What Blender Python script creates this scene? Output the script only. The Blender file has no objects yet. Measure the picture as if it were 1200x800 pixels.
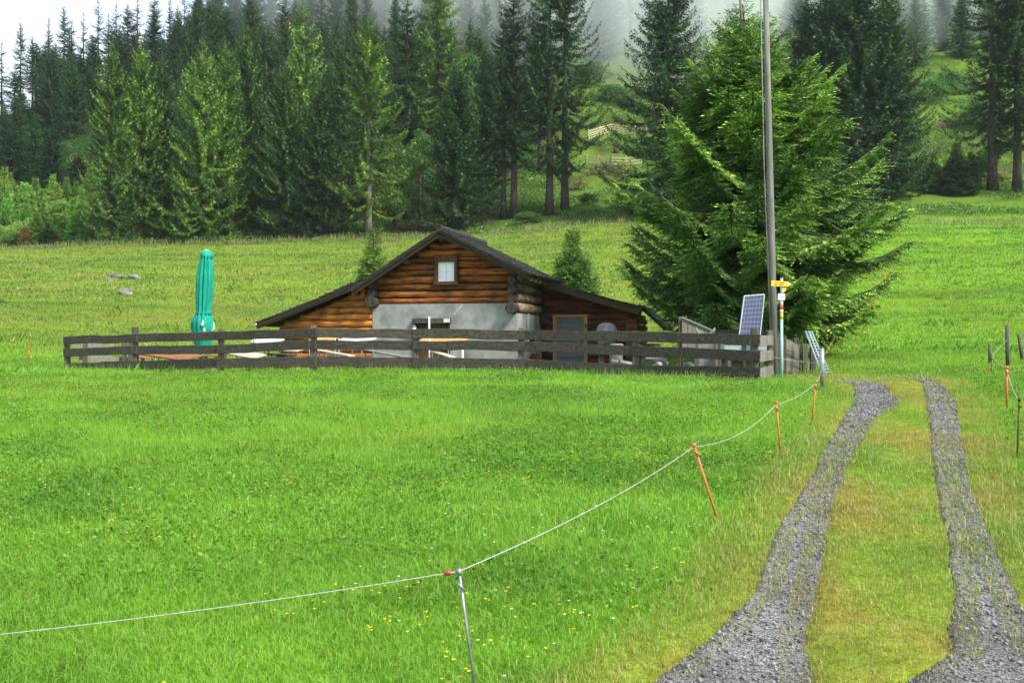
import bpy, bmesh, math, random
import numpy as np
from mathutils import Vector, Matrix

SC = bpy.context.scene
COL = SC.collection
R = math.radians
E = 2.2                       # eye height above the datum

# ------------------------------------------------------------------ camera
cam_d = bpy.data.cameras.new('camera')
cam_d.sensor_fit = 'HORIZONTAL'; cam_d.sensor_width = 36.0; cam_d.lens = 36.0
cam_d.clip_start = 0.1; cam_d.clip_end = 4000
cam = bpy.data.objects.new('camera', cam_d); COL.objects.link(cam)
cam.location = (0, 0, E); cam.rotation_euler = (R(90), 0, 0)
SC.camera = cam

# ------------------------------------------------------------------ light
SUN_AZ, SUN_EL = R(132), R(46)          # clockwise from +Y: from the right, a little behind the camera
sun_dir = Vector((math.sin(SUN_AZ)*math.cos(SUN_EL), math.cos(SUN_AZ)*math.cos(SUN_EL), math.sin(SUN_EL)))
sd = bpy.data.lights.new('sun', 'SUN'); sd.energy = 3.5; sd.angle = R(9); sd.color = (1.0, 0.95, 0.86)
sun = bpy.data.objects.new('sun', sd); COL.objects.link(sun)
sun.rotation_euler = (-sun_dir).to_track_quat('-Z', 'Y').to_euler()

W = bpy.data.worlds.new('World'); SC.world = W; W.use_nodes = True
nt = W.node_tree; nt.nodes.clear()
wo = nt.nodes.new('ShaderNodeOutputWorld')
sky = nt.nodes.new('ShaderNodeTexSky'); sky.sky_type = 'NISHITA'; sky.sun_disc = False
sky.sun_elevation = SUN_EL; sky.sun_rotation = SUN_AZ
b1 = nt.nodes.new('ShaderNodeBackground'); b1.inputs['Strength'].default_value = 0.13
b2 = nt.nodes.new('ShaderNodeBackground'); b2.inputs['Color'].default_value = (0.86, 0.93, 1.0, 1); b2.inputs['Strength'].default_value = 0.98
tc = nt.nodes.new('ShaderNodeTexCoord'); nz = nt.nodes.new('ShaderNodeTexNoise')
nz.inputs['Scale'].default_value = 3.2; nz.inputs['Detail'].default_value = 5
rp = nt.nodes.new('ShaderNodeValToRGB'); rp.color_ramp.elements[0].position = 0.40; rp.color_ramp.elements[1].position = 0.64
mx = nt.nodes.new('ShaderNodeMixShader')
L = nt.links.new
L(tc.outputs['Generated'], nz.inputs['Vector']); L(nz.outputs['Fac'], rp.inputs['Fac'])
L(sky.outputs[0], b1.inputs['Color']); L(rp.outputs['Color'], mx.inputs['Fac'])
L(b1.outputs[0], mx.inputs[1]); L(b2.outputs[0], mx.inputs[2]); L(mx.outputs[0], wo.inputs['Surface'])

SC.view_settings.view_transform = 'Standard'; SC.view_settings.look = 'None'
SC.view_settings.gamma = 1.0; SC.view_settings.use_curve_mapping = False
SC.view_settings.exposure = 1.0
SC.cycles.max_bounces = 5; SC.cycles.diffuse_bounces = 3; SC.cycles.transmission_bounces = 3
SC.cycles.volume_bounces = 1; SC.cycles.caustics_reflective = False; SC.cycles.caustics_refractive = False

# ------------------------------------------------------------------ materials
def newmat(name):
    m = bpy.data.materials.new(name); m.use_nodes = True
    n = m.node_tree; n.nodes.clear()
    o = n.nodes.new('ShaderNodeOutputMaterial')
    return m, n, o

def mix_rgb(n, a, b, fac, mode='MIX'):
    x = n.nodes.new('ShaderNodeMix'); x.data_type = 'RGBA'; x.blend_type = mode
    for s, v in ((x.inputs[0], fac), (x.inputs[6], a), (x.inputs[7], b)):
        if isinstance(v, (int, float)): s.default_value = v
        elif isinstance(v, tuple): s.default_value = (*v[:3], 1)
        else: n.links.new(v, s)
    return x.outputs[2]

def noise(n, vec, scale, detail=4, rough=0.55):
    t = n.nodes.new('ShaderNodeTexNoise'); t.inputs['Scale'].default_value = scale
    t.inputs['Detail'].default_value = detail; t.inputs['Roughness'].default_value = rough
    if vec is not None: n.links.new(vec, t.inputs['Vector'])
    return t.outputs['Fac']

def ramp(n, src, p0, p1, c0=(0,0,0), c1=(1,1,1)):
    r = n.nodes.new('ShaderNodeValToRGB'); e = r.color_ramp.elements
    e[0].position = p0; e[1].position = p1; e[0].color = (*c0, 1); e[1].color = (*c1, 1)
    n.links.new(src, r.inputs['Fac']); return r.outputs['Color']

def mapped(n, scale=(1,1,1), coord='Object'):
    t = n.nodes.new('ShaderNodeTexCoord'); m = n.nodes.new('ShaderNodeMapping')
    m.inputs['Scale'].default_value = scale
    n.links.new(t.outputs[coord], m.inputs['Vector']); return m.outputs['Vector']

def attr(n, name='Col'):
    a = n.nodes.new('ShaderNodeAttribute'); a.attribute_name = name; return a.outputs['Color']

def surf(name, c1, c2, scale=(1,1,1), nscale=6, rough=0.8, bump=0.3, dirt=None, metal=0.0, dirt_scale=1.5):
    """two-tone noisy surface multiplied by the mesh's own Col attribute"""
    m, n, o = newmat(name)
    v = mapped(n, scale)
    f = noise(n, v, nscale, 6, 0.62)
    c = mix_rgb(n, c1, c2, ramp(n, f, 0.33, 0.68))
    if dirt:
        c = mix_rgb(n, c, dirt, ramp(n, noise(n, mapped(n), dirt_scale, 5), 0.48, 0.72))
    c = mix_rgb(n, c, attr(n), 1.0, 'MULTIPLY')
    p = n.nodes.new('ShaderNodeBsdfPrincipled')
    p.inputs['Roughness'].default_value = rough; p.inputs['Metallic'].default_value = metal
    p.inputs['Specular IOR Level'].default_value = 0.25 if rough > 0.6 else 0.5
    n.links.new(c, p.inputs['Base Color'])
    if bump:
        b = n.nodes.new('ShaderNodeBump'); b.inputs['Strength'].default_value = bump; b.inputs['Distance'].default_value = 0.02
        n.links.new(f, b.inputs['Height']); n.links.new(b.outputs[0], p.inputs['Normal'])
    n.links.new(p.outputs[0], o.inputs['Surface'])
    return m

def leafmat(name, trans=0.3, rnd=0.25, gain=(1,1,1), rough=0.6):
    """diffuse + translucent, colour from Col times a per-object random tone"""
    m, n, o = newmat(name)
    c = mix_rgb(n, attr(n), gain, 1.0, 'MULTIPLY')
    oi = n.nodes.new('ShaderNodeObjectInfo')
    mr = n.nodes.new('ShaderNodeMapRange'); mr.inputs[3].default_value = 1 - rnd; mr.inputs[4].default_value = 1 + rnd
    n.links.new(oi.outputs['Random'], mr.inputs[0])
    hs = n.nodes.new('ShaderNodeHueSaturation')
    c = mix_rgb(n, c, oi.outputs['Color'], 1.0, 'MULTIPLY')
    n.links.new(mr.outputs[0], hs.inputs['Value']); n.links.new(c, hs.inputs['Color'])
    c = hs.outputs[0]
    d = n.nodes.new('ShaderNodeBsdfDiffuse'); t = n.nodes.new('ShaderNodeBsdfTranslucent')
    g = n.nodes.new('ShaderNodeBsdfGlossy'); g.inputs['Roughness'].default_value = rough
    g.inputs['Color'].default_value = (0.6, 0.7, 0.6, 1)
    n.links.new(c, d.inputs['Color']); n.links.new(c, t.inputs['Color'])
    s = n.nodes.new('ShaderNodeMixShader'); s.inputs[0].default_value = trans
    n.links.new(d.outputs[0], s.inputs[1]); n.links.new(t.outputs[0], s.inputs[2])
    s2 = n.nodes.new('ShaderNodeMixShader'); s2.inputs[0].default_value = 0.04
    n.links.new(s.outputs[0], s2.inputs[1]); n.links.new(g.outputs[0], s2.inputs[2])
    n.links.new(s2.outputs[0], o.inputs['Surface'])
    return m

# ------------------------------------------------------------------ tags and builders
def tag(o, label=None, cat=None, group=None, kind=None):
    if label: o['label'] = label
    if cat: o['category'] = cat
    if group: o['group'] = group
    if kind: o['kind'] = kind
    return o

def empty(name, loc, label, cat, group=None, rz=0.0):
    o = bpy.data.objects.new(name, None); o.empty_display_size = 0.2
    o.location = loc; o.rotation_euler = (0, 0, rz); COL.objects.link(o)
    return tag(o, label, cat, group)

def root_of(o):
    while o.parent: o = o.parent
    return o

def mesh_np(name, V, F, cols=None, smooth=False):
    """mesh from numpy arrays; F is (n,3) or (n,4); cols per vertex (n,3)"""
    me = bpy.data.meshes.new(name)
    V = np.asarray(V, np.float32); F = np.asarray(F, np.int32)
    k = F.shape[1]
    me.vertices.add(len(V)); me.vertices.foreach_set('co', V.ravel())
    me.loops.add(F.size); me.loops.foreach_set('vertex_index', F.ravel())
    me.polygons.add(len(F))
    me.polygons.foreach_set('loop_start', np.arange(0, F.size, k, dtype=np.int32))
    me.update(calc_edges=True)
    if cols is None: cols = np.ones((len(V), 3), np.float32)
    a = me.color_attributes.new('Col', 'FLOAT_COLOR', 'POINT')
    c4 = np.ones((len(V), 4), np.float32); c4[:, :3] = cols
    a.data.foreach_set('color', c4.ravel())
    if smooth: me.polygons.foreach_set('use_smooth', np.ones(len(F), bool))
    return me

class MB:
    """collects shapes (with a colour each) and links them as one mesh object"""
    def __init__(s): s.v = []; s.f = []; s.c = []; s.sm = []
    def add(s, verts, faces, col=(1,1,1), smooth=False):
        b = len(s.v); s.v += [tuple(p) for p in verts]
        s.f += [tuple(b+i for i in f) for f in faces]; s.c += [col]*len(verts); s.sm += [smooth]*len(faces)
        return s
    def box(s, c, size, rot=None, col=(1,1,1), taper=1.0, jit=0.0):
        hx, hy, hz = [d/2 for d in size]; vs = []
        for dz in (-1, 1):
            k = taper if dz > 0 else 1
            for dx, dy in ((-1,-1),(1,-1),(1,1),(-1,1)):
                p = Vector((dx*hx*k, dy*hy*k, dz*hz))
                if jit: p += Vector([random.uniform(-jit, jit) for _ in range(3)])
                if rot: p = rot @ p
                vs.append(p + Vector(c))
        return s.add(vs, [(3,2,1,0),(4,5,6,7),(0,1,5,4),(1,2,6,5),(2,3,7,6),(3,0,4,7)], col)
    def bar(s, a, b, w, h, up=(0,0,1), col=(1,1,1), jit=0.0, seg=1, wob=0.0):
        """rectangular bar from a to b, w across, h along 'up'"""
        a, b = Vector(a), Vector(b); d = (b-a).normalized(); u = Vector(up)
        sd_ = d.cross(u).normalized(); u = sd_.cross(d).normalized(); vs = []; fs = []
        for i in range(seg+1):
            q = a.lerp(b, i/seg)
            if wob and 0 < i < seg: q += u*random.uniform(-wob, wob) + sd_*random.uniform(-wob, wob)*.5
            for x, y in ((-1,-1),(1,-1),(1,1),(-1,1)):
                hh = h/2*(1+random.uniform(-jit, jit))
                vs.append(q + sd_*x*w/2 + u*y*hh)
        for i in range(seg):
            for k in range(4):
                fs.append((i*4+k, i*4+(k+1) % 4, i*4+4+(k+1) % 4, i*4+4+k))
        fs += [(3,2,1,0), (seg*4, seg*4+1, seg*4+2, seg*4+3)]
        return s.add(vs, fs, col)
    def tube(s, pts, rad, n=8, col=(1,1,1), cap=True, smooth=True, squash=1.0):
        pts = [Vector(p) for p in pts]; m = len(pts)
        if isinstance(rad, (int, float)): rad = [rad]*m
        vs = []; fs = []
        ref = Vector((0,0,1)) if abs((pts[-1]-pts[0]).normalized().z) < .9 else Vector((1,0,0))
        for i in range(m):
            d = (pts[min(i+1, m-1)] - pts[max(i-1, 0)]).normalized()
            x = d.cross(ref).normalized(); y = x.cross(d).normalized()
            for k in range(n):
                a = 2*math.pi*k/n
                vs.append(pts[i] + (x*math.cos(a) + y*math.sin(a)*squash)*rad[i])
        for i in range(m-1):
            for k in range(n):
                fs.append((i*n+k, i*n+(k+1) % n, (i+1)*n+(k+1) % n, (i+1)*n+k))
        s.add(vs, fs, col, smooth)
        if cap:
            b = len(s.v)-m*n
            s.f += [tuple(b+k for k in reversed(range(n))), tuple(b+(m-1)*n+k for k in range(n))]; s.sm += [False, False]
        return s
    def prism(s, outline, depth_vec, col=(1,1,1)):
        n = len(outline); d = Vector(depth_vec)
        vs = [Vector(p) for p in outline] + [Vector(p)+d for p in outline]
        fs = [tuple(reversed(range(n))), tuple(range(n, 2*n))] + [(i, (i+1) % n, n+(i+1) % n, n+i) for i in range(n)]
        return s.add(vs, fs, col)
    def build(s, name, mat, parent=None, local=False, bevel=0.0, loc=None):
        me = bpy.data.meshes.new(name)
        off = Vector((0,0,0))
        if loc is not None: off = Vector(loc)
        elif parent and not local: off = root_of(parent).location
        me.from_pydata([Vector(p)-off for p in s.v], [], s.f); me.update()
        a = me.color_attributes.new('Col', 'FLOAT_COLOR', 'POINT')
        a.data.foreach_set('color', np.array([(*c, 1) for c in s.c], np.float32).ravel())
        me.polygons.foreach_set('use_smooth', s.sm)
        bm = bmesh.new(); bm.from_mesh(me); bmesh.ops.recalc_face_normals(bm, faces=bm.faces); bm.to_mesh(me); bm.free()
        me.materials.append(mat)
        o = bpy.data.objects.new(name, me); COL.objects.link(o)
        if parent: o.parent = parent
        elif loc is not None: o.location = off
        if bevel:
            md = o.modifiers.new('bevel', 'BEVEL'); md.width = bevel; md.segments = 2; md.limit_method = 'ANGLE'
        return o

def copy_tree(o, parent=None):
    c = o.copy(); COL.objects.link(c); c.parent = parent
    for ch in list(o.children): copy_tree(ch, c)
    return c

# ------------------------------------------------------------------ noise and terrain
def vnoise(x, y, seed=0):
    x = np.asarray(x, float); y = np.asarray(y, float)
    xi = np.floor(x).astype(np.int64); yi = np.floor(y).astype(np.int64)
    fx = x-xi; fy = y-yi; fx = fx*fx*(3-2*fx); fy = fy*fy*(3-2*fy)
    def h(a, b):
        n = (a*374761393 + b*668265263 + seed*1442695041) & 0x7fffffff
        n = ((n ^ (n >> 13))*1274126177) & 0x7fffffff
        n = n ^ (n >> 16)
        return (n & 0xffff)/65535.0
    return (h(xi, yi)*(1-fx)+h(xi+1, yi)*fx)*(1-fy) + (h(xi, yi+1)*(1-fx)+h(xi+1, yi+1)*fx)*fy
def fbm(x, y, seed=0, o=4):
    s = 0; a = 0.5; t = 0
    for i in range(o):
        s = s + a*vnoise(x*2**i, y*2**i, seed+i*7); t += a; a *= .55
    return s/t

# depth : height relative to the eye, for several directions (x/depth)
PROFILE = {
 -.85: [(0,-2.3),(6,-2.0),(15,-1.55),(25,-1.15),(35,-.95),(50,-.2),(70,2.0),(100,7.5),(140,12.4),(165,14.5),(220,30),(280,56),(340,52),(450,40),(700,30)],
 -.5:  [(0,-2.3),(6,-2.0),(15,-1.5),(25,-1.1),(33,-1.0),(40,-.65),(60,1.6),(100,7.6),(140,12.8),(165,15.5),(220,38),(280,61),(330,54),(450,45),(700,30)],
 -.3:  [(0,-2.3),(6,-2.0),(15,-1.5),(25,-1.15),(33,-.93),(36,-1.0),(46,-.75),(60,1.0),(90,5.8),(140,13.8),(165,17),(220,43),(280,75),(330,88),(450,120),(700,150)],
 -.08: [(0,-2.3),(6,-2.0),(15,-1.45),(25,-1.0),(30,-.83),(33,-1.0),(46,-.95),(60,.9),(90,6.0),(140,14.4),(160,19),(220,46),(300,95),(400,160),(700,330)],
 .1:   [(0,-2.3),(6,-2.0),(15,-1.42),(23,-1.04),(27.5,-.90),(31,-1.02),(47,-.95),(60,1.1),(90,6.8),(135,15.6),(150,20),(200,38),(260,62),(330,100),(450,170),(700,330)],
 .24:  [(0,-2.3),(6,-2.0),(15,-1.4),(24,-1.05),(27,-1.02),(35,-.92),(48,-.1),(60,1.3),(90,7.2),(130,15.4),(150,20.5),(200,38),(260,64),(330,102),(450,170),(700,330)],
 .36:  [(0,-2.3),(6,-2.0),(15,-1.36),(23.5,-.86),(25.5,-.90),(30,-.86),(45,.05),(60,1.7),(90,7.2),(125,14.2),(145,18.6),(160,24),(220,48),(300,88),(450,170),(700,320)],
 .5:   [(0,-2.3),(6,-2.0),(15,-1.32),(23.5,-.78),(26,-.80),(32,-.6),(45,.4),(60,2.1),(90,7.6),(125,14.4),(145,18.8),(160,24),(220,50),(300,92),(450,180),(700,330)],
 .85:  [(0,-2.3),(6,-2.0),(15,-1.25),(23.5,-.6),(27,-.5),(35,.0),(45,1.0),(60,2.9),(90,8.4),(125,15.4),(145,19.6),(160,25),(220,52),(300,96),(450,190),(700,340)],
}
_us = np.linspace(-.85, .85, 69); _ls = np.linspace(0, 1, 700); _ds = 700*_ls**2
_keys = sorted(PROFILE)
_prof = np.array([np.interp(_ds, *zip(*PROFILE[k])) for k in _keys])
_tab = np.array([[np.interp(u, _keys, _prof[:, j]) for j in range(700)] for u in _us])
def _blur(a, axis, n):
    k = np.exp(-np.linspace(-2, 2, n)**2); k /= k.sum()
    p = [(0,0),(0,0)]; p[axis] = (n//2, n//2)
    a = np.pad(a, p, mode='edge')
    return np.apply_along_axis(lambda r: np.convolve(r, k, 'valid'), axis, a)
_tab = _blur(_blur(_tab, 1, 13), 0, 9)

def TZ(x, y):
    x = np.asarray(x, float); y = np.asarray(y, float)
    d = np.clip(y, 0, 699); u = np.clip(x/np.maximum(y, 7), -.849, .849)
    fi = (u+.85)/1.7*68; fj = np.sqrt(d/700)*699
    i = np.clip(fi.astype(int), 0, 67); j = np.clip(fj.astype(int), 0, 698); a = fi-i; b = fj-j
    z = (_tab[i, j]*(1-a)+_tab[i+1, j]*a)*(1-b) + (_tab[i, j+1]*(1-a)+_tab[i+1, j+1]*a)*b
    amp = np.clip((y-48)/60, 0, 1)
    z = z + (fbm(x/2.2, y/2.2, 3)-.5)*0.11 + (fbm(x/9, y/6, 5)-.5)*amp*1.0 + (fbm(x/40, y/30, 8)-.5)*np.clip((y-150)/80, 0, 1)*9
    return z + E
def tz(x, y): return float(TZ(np.array([x]), np.array([y]))[0])

_dd = np.concatenate([np.linspace(3.5, 60, 1600), np.linspace(60.2, 400, 1200)])
def gpx(px, py):
    """the ground point seen at photo pixel (px, py)"""
    u = (px-600)/1200; zr = E + (400-py)/1200*_dd
    hit = np.nonzero(TZ(u*_dd, _dd) >= zr)[0]
    d = _dd[hit[0]] if len(hit) else 380.0
    return Vector((u*d, d, tz(u*d, d)))
def at(px, py, d): return Vector(((px-600)/1200*d, d, E+(400-py)/1200*d))
def on(px, d): x = (px-600)/1200*d; return Vector((x, d, tz(x, d)))

# ------------------------------------------------------------------ the wheel tracks (photo outlines laid on the ground)
LT_L = [(735,825),(766,800),(838,748),(890,695),(918,624),(956,562),(980,515),(1004,472),(1006,450)]
LT_R = [(950,825),(947,800),(945,743),(964,648),(971,596),(994,534),(1023,491),(1054,470),(1036,450)]
RT_L = [(1035,825),(1056,800),(1112,768),(1108,735),(1119,690),(1112,640),(1104,600),(1093,530),(1087,480),(1082,447)]
RT_R = [(1290,825),(1272,800),(1232,760),(1203,715),(1172,650),(1150,600),(1135,550),(1126,500),(1121,468),(1101,447)]
def trackline(pts):
    P = sorted([(g.y, g.x) for g in (gpx(*p) for p in pts)])
    y0, x0 = P[0]; y1, x1 = P[1]
    P = [(-8, x0+(x0-x1)/(y1-y0)*4.0)] + P
    return np.array([p[0] for p in P]), np.array([p[1] for p in P])
TRK = [(trackline(LT_L), trackline(LT_R)), (trackline(RT_L), trackline(RT_R))]
def _ed(line, y, seed):
    return np.interp(y, *line) + (fbm(y*1.6, y*0+seed, seed, 4)-.5)*.075 + {11:-.10, 21:.05, 12:-.02, 22:.0}[seed]*np.clip(y/12,.5,1.0)
TRACK_END = 25.2
def in_track(x, y, grow=0.0):
    r = np.zeros(np.shape(x), bool)
    for k, (a, b) in enumerate(TRK):
        r |= (x > _ed(a, y, 11+k)-grow) & (x < _ed(b, y, 21+k)+grow) & (y < TRACK_END)
    return r
def lane(x, y):
    """0..1: how far a place belongs to the worn lane (median and verges)"""
    l = np.interp(y, *TRK[0][0]); r = np.interp(y, *TRK[1][1]); mid = (l+r)/2; hw = (r-l)/2
    return np.clip(1.0-(np.abs(x-mid)-hw)/0.9, 0, 1)*np.clip((30-y)/5, 0, 1)

def grass_colour(x, y):
    """the meadow's own patches: lush near the camera, drier up the slope and along the lane"""
    n1 = fbm(x/2.4, y/2.0, 31)[:, None]; n2 = fbm(x/9+7, y/5, 37)[:, None]; n3 = fbm(x/0.7, y/0.6, 41)[:, None]
    lush = np.array([.190, .395, .027]); dark = np.array([.085, .235, .016]); yel = np.array([.225, .335, .030]); dry = np.array([.30, .255, .06]); mead = np.array([.205, .290, .042])
    c = lush*(1-.0*n1)
    s = np.clip((y-33)/22, 0, 1)[:, None]; right = np.clip((x/np.maximum(y, 1)-.22)/.12, 0, 1)[:, None]
    c = c*(1-s*(1-.75*right)) + mead*s*(1-.75*right)
    c = c + (yel-c)*np.clip((n2-.45)*2.2, 0, .55)
    c = c + (dark-c)*np.clip((n1-.52)*2.4, 0, .55)
    c = c + (dry-c)*(s*np.clip((fbm(x/6+3, y/2.5, 53)[:, None]-.55)*2.5, 0, .45)*(1-right))
    st = fbm(x/14+1.7, y/3.2, 57)[:, None]
    c = c + (np.array([.075,.165,.022])-c)*s*np.clip((st-.57)*4.0, 0, .4)
    ln = lane(x, y)[:, None]
    w = np.clip(ln*(.25+1.3*(n2-.25)), 0, .9)
    c = c + (np.array([.25, .335, .034])-c)*np.clip(ln*.55, 0, 1)
    n4 = fbm(x/1.1+11, y/1.7, 47)[:, None]
    c = c + (np.array([.34,.235,.055])-c)*np.clip(w*1.6*np.clip((n4-.36)*3.2, 0, 1), 0, .8)
    c = c + (np.array([.11,.25,.015])-c)*ln*np.clip((.42-n4)*4, 0, .7)
    f = np.clip((y-128)/20, 0, 1)[:, None]       # rough forest floor and clearing
    rt = np.clip((x/np.maximum(y, 1)-.02)/.05, 0, 1)[:, None]
    c = c + (np.array([.045, .105, .018])*(1-rt)+np.array([.125,.225,.030])*rt-c)*f*.85
    lf = np.clip((-.22-x/np.maximum(y, 1))/.06, 0, 1)[:, None]*f
    c = c + (np.array([.022, .058, .016])-c)*lf*.9
    c = c + (np.array([.075, .055, .028])-c)*f*(1-lf)*np.clip((n2-.5)*4, 0, .75)
    return np.clip(c*(.85+.3*n3), 0.005, .6)

# ------------------------------------------------------------------ ground sheet and gravel
random.seed(7); rng = np.random.default_rng(7)
def spaced(segs):
    out = []
    for a, b, st in segs: out += list(np.arange(a, b, st))
    return np.array(out+[segs[-1][1]])
gx = spaced([(-620,-200,28),(-200,-60,6),(-60,-20,1.6),(-20,-2,.45),(-2,14,.14),(14,24,.45),(24,60,1.4),(60,200,6),(200,620,28)])
gy = spaced([(-60,-4,4),(-4,3,.6),(3,27,.13),(27,60,.5),(60,170,1.5),(170,330,5),(330,700,25)])
GX, GY = np.meshgrid(gx, gy)
X, Y = GX.ravel(), GY.ravel()
Z = TZ(X, Y)
trk = in_track(X, Y, -.02) & (Y > -4)
Z = np.where(trk, Z-.05, Z)
nx, ny = len(gx), len(gy)
I = (np.arange(ny-1)[:, None]*nx+np.arange(nx-1)[None, :]).ravel()
m, n, o = newmat('meadow_ground')
v = mapped(n)
f1 = noise(n, v, 5.0, 6, .7); f2 = noise(n, v, .9, 5, .6)
c = mix_rgb(n, attr(n), (.62,.66,.5), ramp(n, f1, .42, .62), 'MULTIPLY')
c = mix_rgb(n, c, (1.25,1.16,1.0), ramp(n, f2, .45, .7), 'MULTIPLY')
p = n.nodes.new('ShaderNodeBsdfDiffuse'); n.links.new(c, p.inputs['Color'])
bp = n.nodes.new('ShaderNodeBump'); bp.inputs['Strength'].default_value = .9; bp.inputs['Distance'].default_value = .12
n.links.new(f1, bp.inputs['Height']); n.links.new(bp.outputs[0], p.inputs['Normal'])
n.links.new(p.outputs[0], o.inputs['Surface'])
M_GROUND = m
me = mesh_np('meadow', np.stack([X, Y, Z], 1), np.stack([I, I+1, I+nx+1, I+nx], 1), grass_colour(X, Y)*np.array([.8,.8,.9]), True)
me.materials.append(M_GROUND)
ground = bpy.data.objects.new('ground', me); COL.objects.link(ground)
tag(ground, 'green alpine meadow rising past the hut into a wooded hillside', 'meadow', kind='structure')

m, n, o = newmat('gravel')
v = mapped(n)
vo = n.nodes.new('ShaderNodeTexVoronoi'); vo.inputs['Scale'].default_value = 62; n.links.new(v, vo.inputs['Vector'])
sep = n.nodes.new('ShaderNodeSeparateColor'); n.links.new(vo.outputs['Color'], sep.inputs[0])
c = ramp(n, sep.outputs[0], 0, 1, (.050,.049,.048), (.32,.318,.31))
c = mix_rgb(n, c, (.50,.46,.40), ramp(n, noise(n, v, 1.1, 5), .42, .62), 'MULTIPLY')
c = mix_rgb(n, c, (.085,.075,.055), ramp(n, noise(n, v, 2.3, 6), .52, .70))
c = mix_rgb(n, c, attr(n), 1.0, 'MULTIPLY')
p = n.nodes.new('ShaderNodeBsdfPrincipled'); p.inputs['Roughness'].default_value = .75; n.links.new(c, p.inputs['Base Color'])
bp = n.nodes.new('ShaderNodeBump'); bp.inputs['Strength'].default_value = 1.0; bp.inputs['Distance'].default_value = .02; bp.invert = True
n.links.new(vo.outputs['Distance'], bp.inputs['Height']); n.links.new(bp.outputs[0], p.inputs['Normal'])
n.links.new(p.outputs[0], o.inputs['Surface'])
M_GRAVEL = m
ys = np.concatenate([np.arange(-6, 3, .5), np.arange(3, TRACK_END, .07)])
K = 15
for k, (a, b) in enumerate(TRK):
    la, lb = _ed(a, ys, 11+k), _ed(b, ys, 21+k)
    q = np.linspace(0, 1, K)
    xx = la[:, None]+(lb-la)[:, None]*q[None, :]; yy = np.repeat(ys[:, None], K, 1)
    zz = TZ(xx.ravel(), yy.ravel()).reshape(xx.shape) + .012 - .03*np.sin(q*math.pi)[None, :]
    zz[:, 0] -= .045; zz[:, -1] -= .045
    ew = np.clip(np.minimum(q, 1-q)[None, :]/.16+(fbm(yy*2.2, xx*2.2, 61)-.5)*1.6, 0, 1).reshape(-1, 1); edge_c = np.array([.50,.42,.30])*(1-ew)+ew
    I = (np.arange(len(ys)-1)[:, None]*K+np.arange(K-1)[None, :]).ravel()
    me = mesh_np('gravel_track', np.stack([xx.ravel(), yy.ravel(), zz.ravel()], 1), np.stack([I, I+1, I+K+1, I+K], 1), edge_c, True)
    me.materials.append(M_GRAVEL)
    t = bpy.data.objects.new('gravel_track', me); COL.objects.link(t)
    tag(t, ['grey gravel wheel rut on the fence side of the grassy strip', 'grey gravel wheel rut on the far side of the strip from the hut'][k], 'track', kind='structure')

# ------------------------------------------------------------------ wood, metal and other surfaces
def wood(name, c1, c2, axis, fine=9, rough=.85, dirt=None, bump=.35):
    s = [1.0*fine]*3; s['XYZ'.index(axis)] = .55
    return surf(name, c1, c2, tuple(s), 2.6, rough, bump, dirt)
M_RAIL = wood('weathered_rail', (.022,.018,.014), (.105,.090,.072), 'X', dirt=(.040,.045,.030))
M_POST = wood('weathered_post', (.045,.039,.032), (.155,.138,.115), 'Z', dirt=(.06,.06,.04))
M_PALE = wood('silvered_board', (.11,.10,.085), (.26,.242,.21), 'Y', dirt=(.13,.12,.09))
M_POLE = wood('pole_wood', (.105,.10,.092), (.235,.225,.21), 'Z')
M_LOG = wood('log', (.050,.016,.007), (.58,.180,.036), 'X', fine=5, dirt=(.050,.034,.024))
M_LOGL = wood('log_fresh', (.15,.046,.012), (.62,.235,.050), 'X', fine=5, dirt=(.10,.045,.018))
M_LOGR = wood('log_red', (.055,.020,.012), (.26,.082,.036), 'X', fine=5, dirt=(.05,.035,.025))
M_LOGS = wood('log_side', (.14,.105,.065), (.36,.29,.19), 'Y', fine=5, dirt=(.07,.05,.035))
M_LOGEND = surf('log_end', (.018,.015,.013), (.075,.062,.05), (1,1,1), 7, .9, .5)
M_SHAKE = surf('roof_shake', (.014,.013,.013), (.058,.054,.053), (1,1,1), 6, .8, .5, (.045,.048,.036))
M_UNDER = wood('roof_board', (.030,.021,.015), (.10,.070,.045), 'Y')
M_PLASTER = surf('plaster', (.225,.228,.222), (.31,.312,.30), (1,1,1), 2.2, .95, .12, (.135,.135,.125), dirt_scale=1.3)
M_FRAME = wood('brown_frame', (.045,.022,.012), (.12,.060,.03), 'Z')
M_DOORF = wood('door_frame_wood', (.36,.19,.075), (.52,.32,.15), 'Z')
M_DOORG = wood('grey_door', (.10,.105,.105), (.24,.245,.24), 'X')
M_DARK = surf('dark_inside', (.012,.010,.009), (.035,.028,.022), (1,1,1), 4, .9, .1)
M_CURT = surf('curtain', (.70,.74,.79), (.84,.87,.90), (6,1,1), 3, .9, .1)
M_WHITE = surf('white_paint', (.50,.50,.48), (.64,.64,.62), (1,1,1), 5, .55, .05)
M_CREAM = wood('cream_board', (.36,.31,.24), (.52,.46,.37), 'X', fine=6)
M_YELB = wood('yellow_board', (.36,.22,.065), (.52,.34,.13), 'X', fine=6)
M_BROWNB = wood('brown_board', (.17,.070,.03), (.34,.150,.065), 'X', fine=6)
M_STEEL = surf('steel', (.20,.215,.22), (.36,.375,.38), (1,1,1), 8, .4, .05, metal=.6)
M_BLACK = surf('black_plastic', (.012,.012,.014), (.04,.04,.045), (1,1,1), 5, .6, .1)
M_STONE = surf('stone', (.10,.098,.09), (.29,.28,.26), (1,1,1), 3.5, .9, .8, (.12,.13,.075))
M_GREY = surf('weathered_grey', (.10,.10,.095), (.27,.265,.25), (2,2,1), 3, .8, .3)
M_BARK = surf('bark', (.028,.022,.018), (.105,.088,.074), (3,3,.6), 3, .95, .8)
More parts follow.
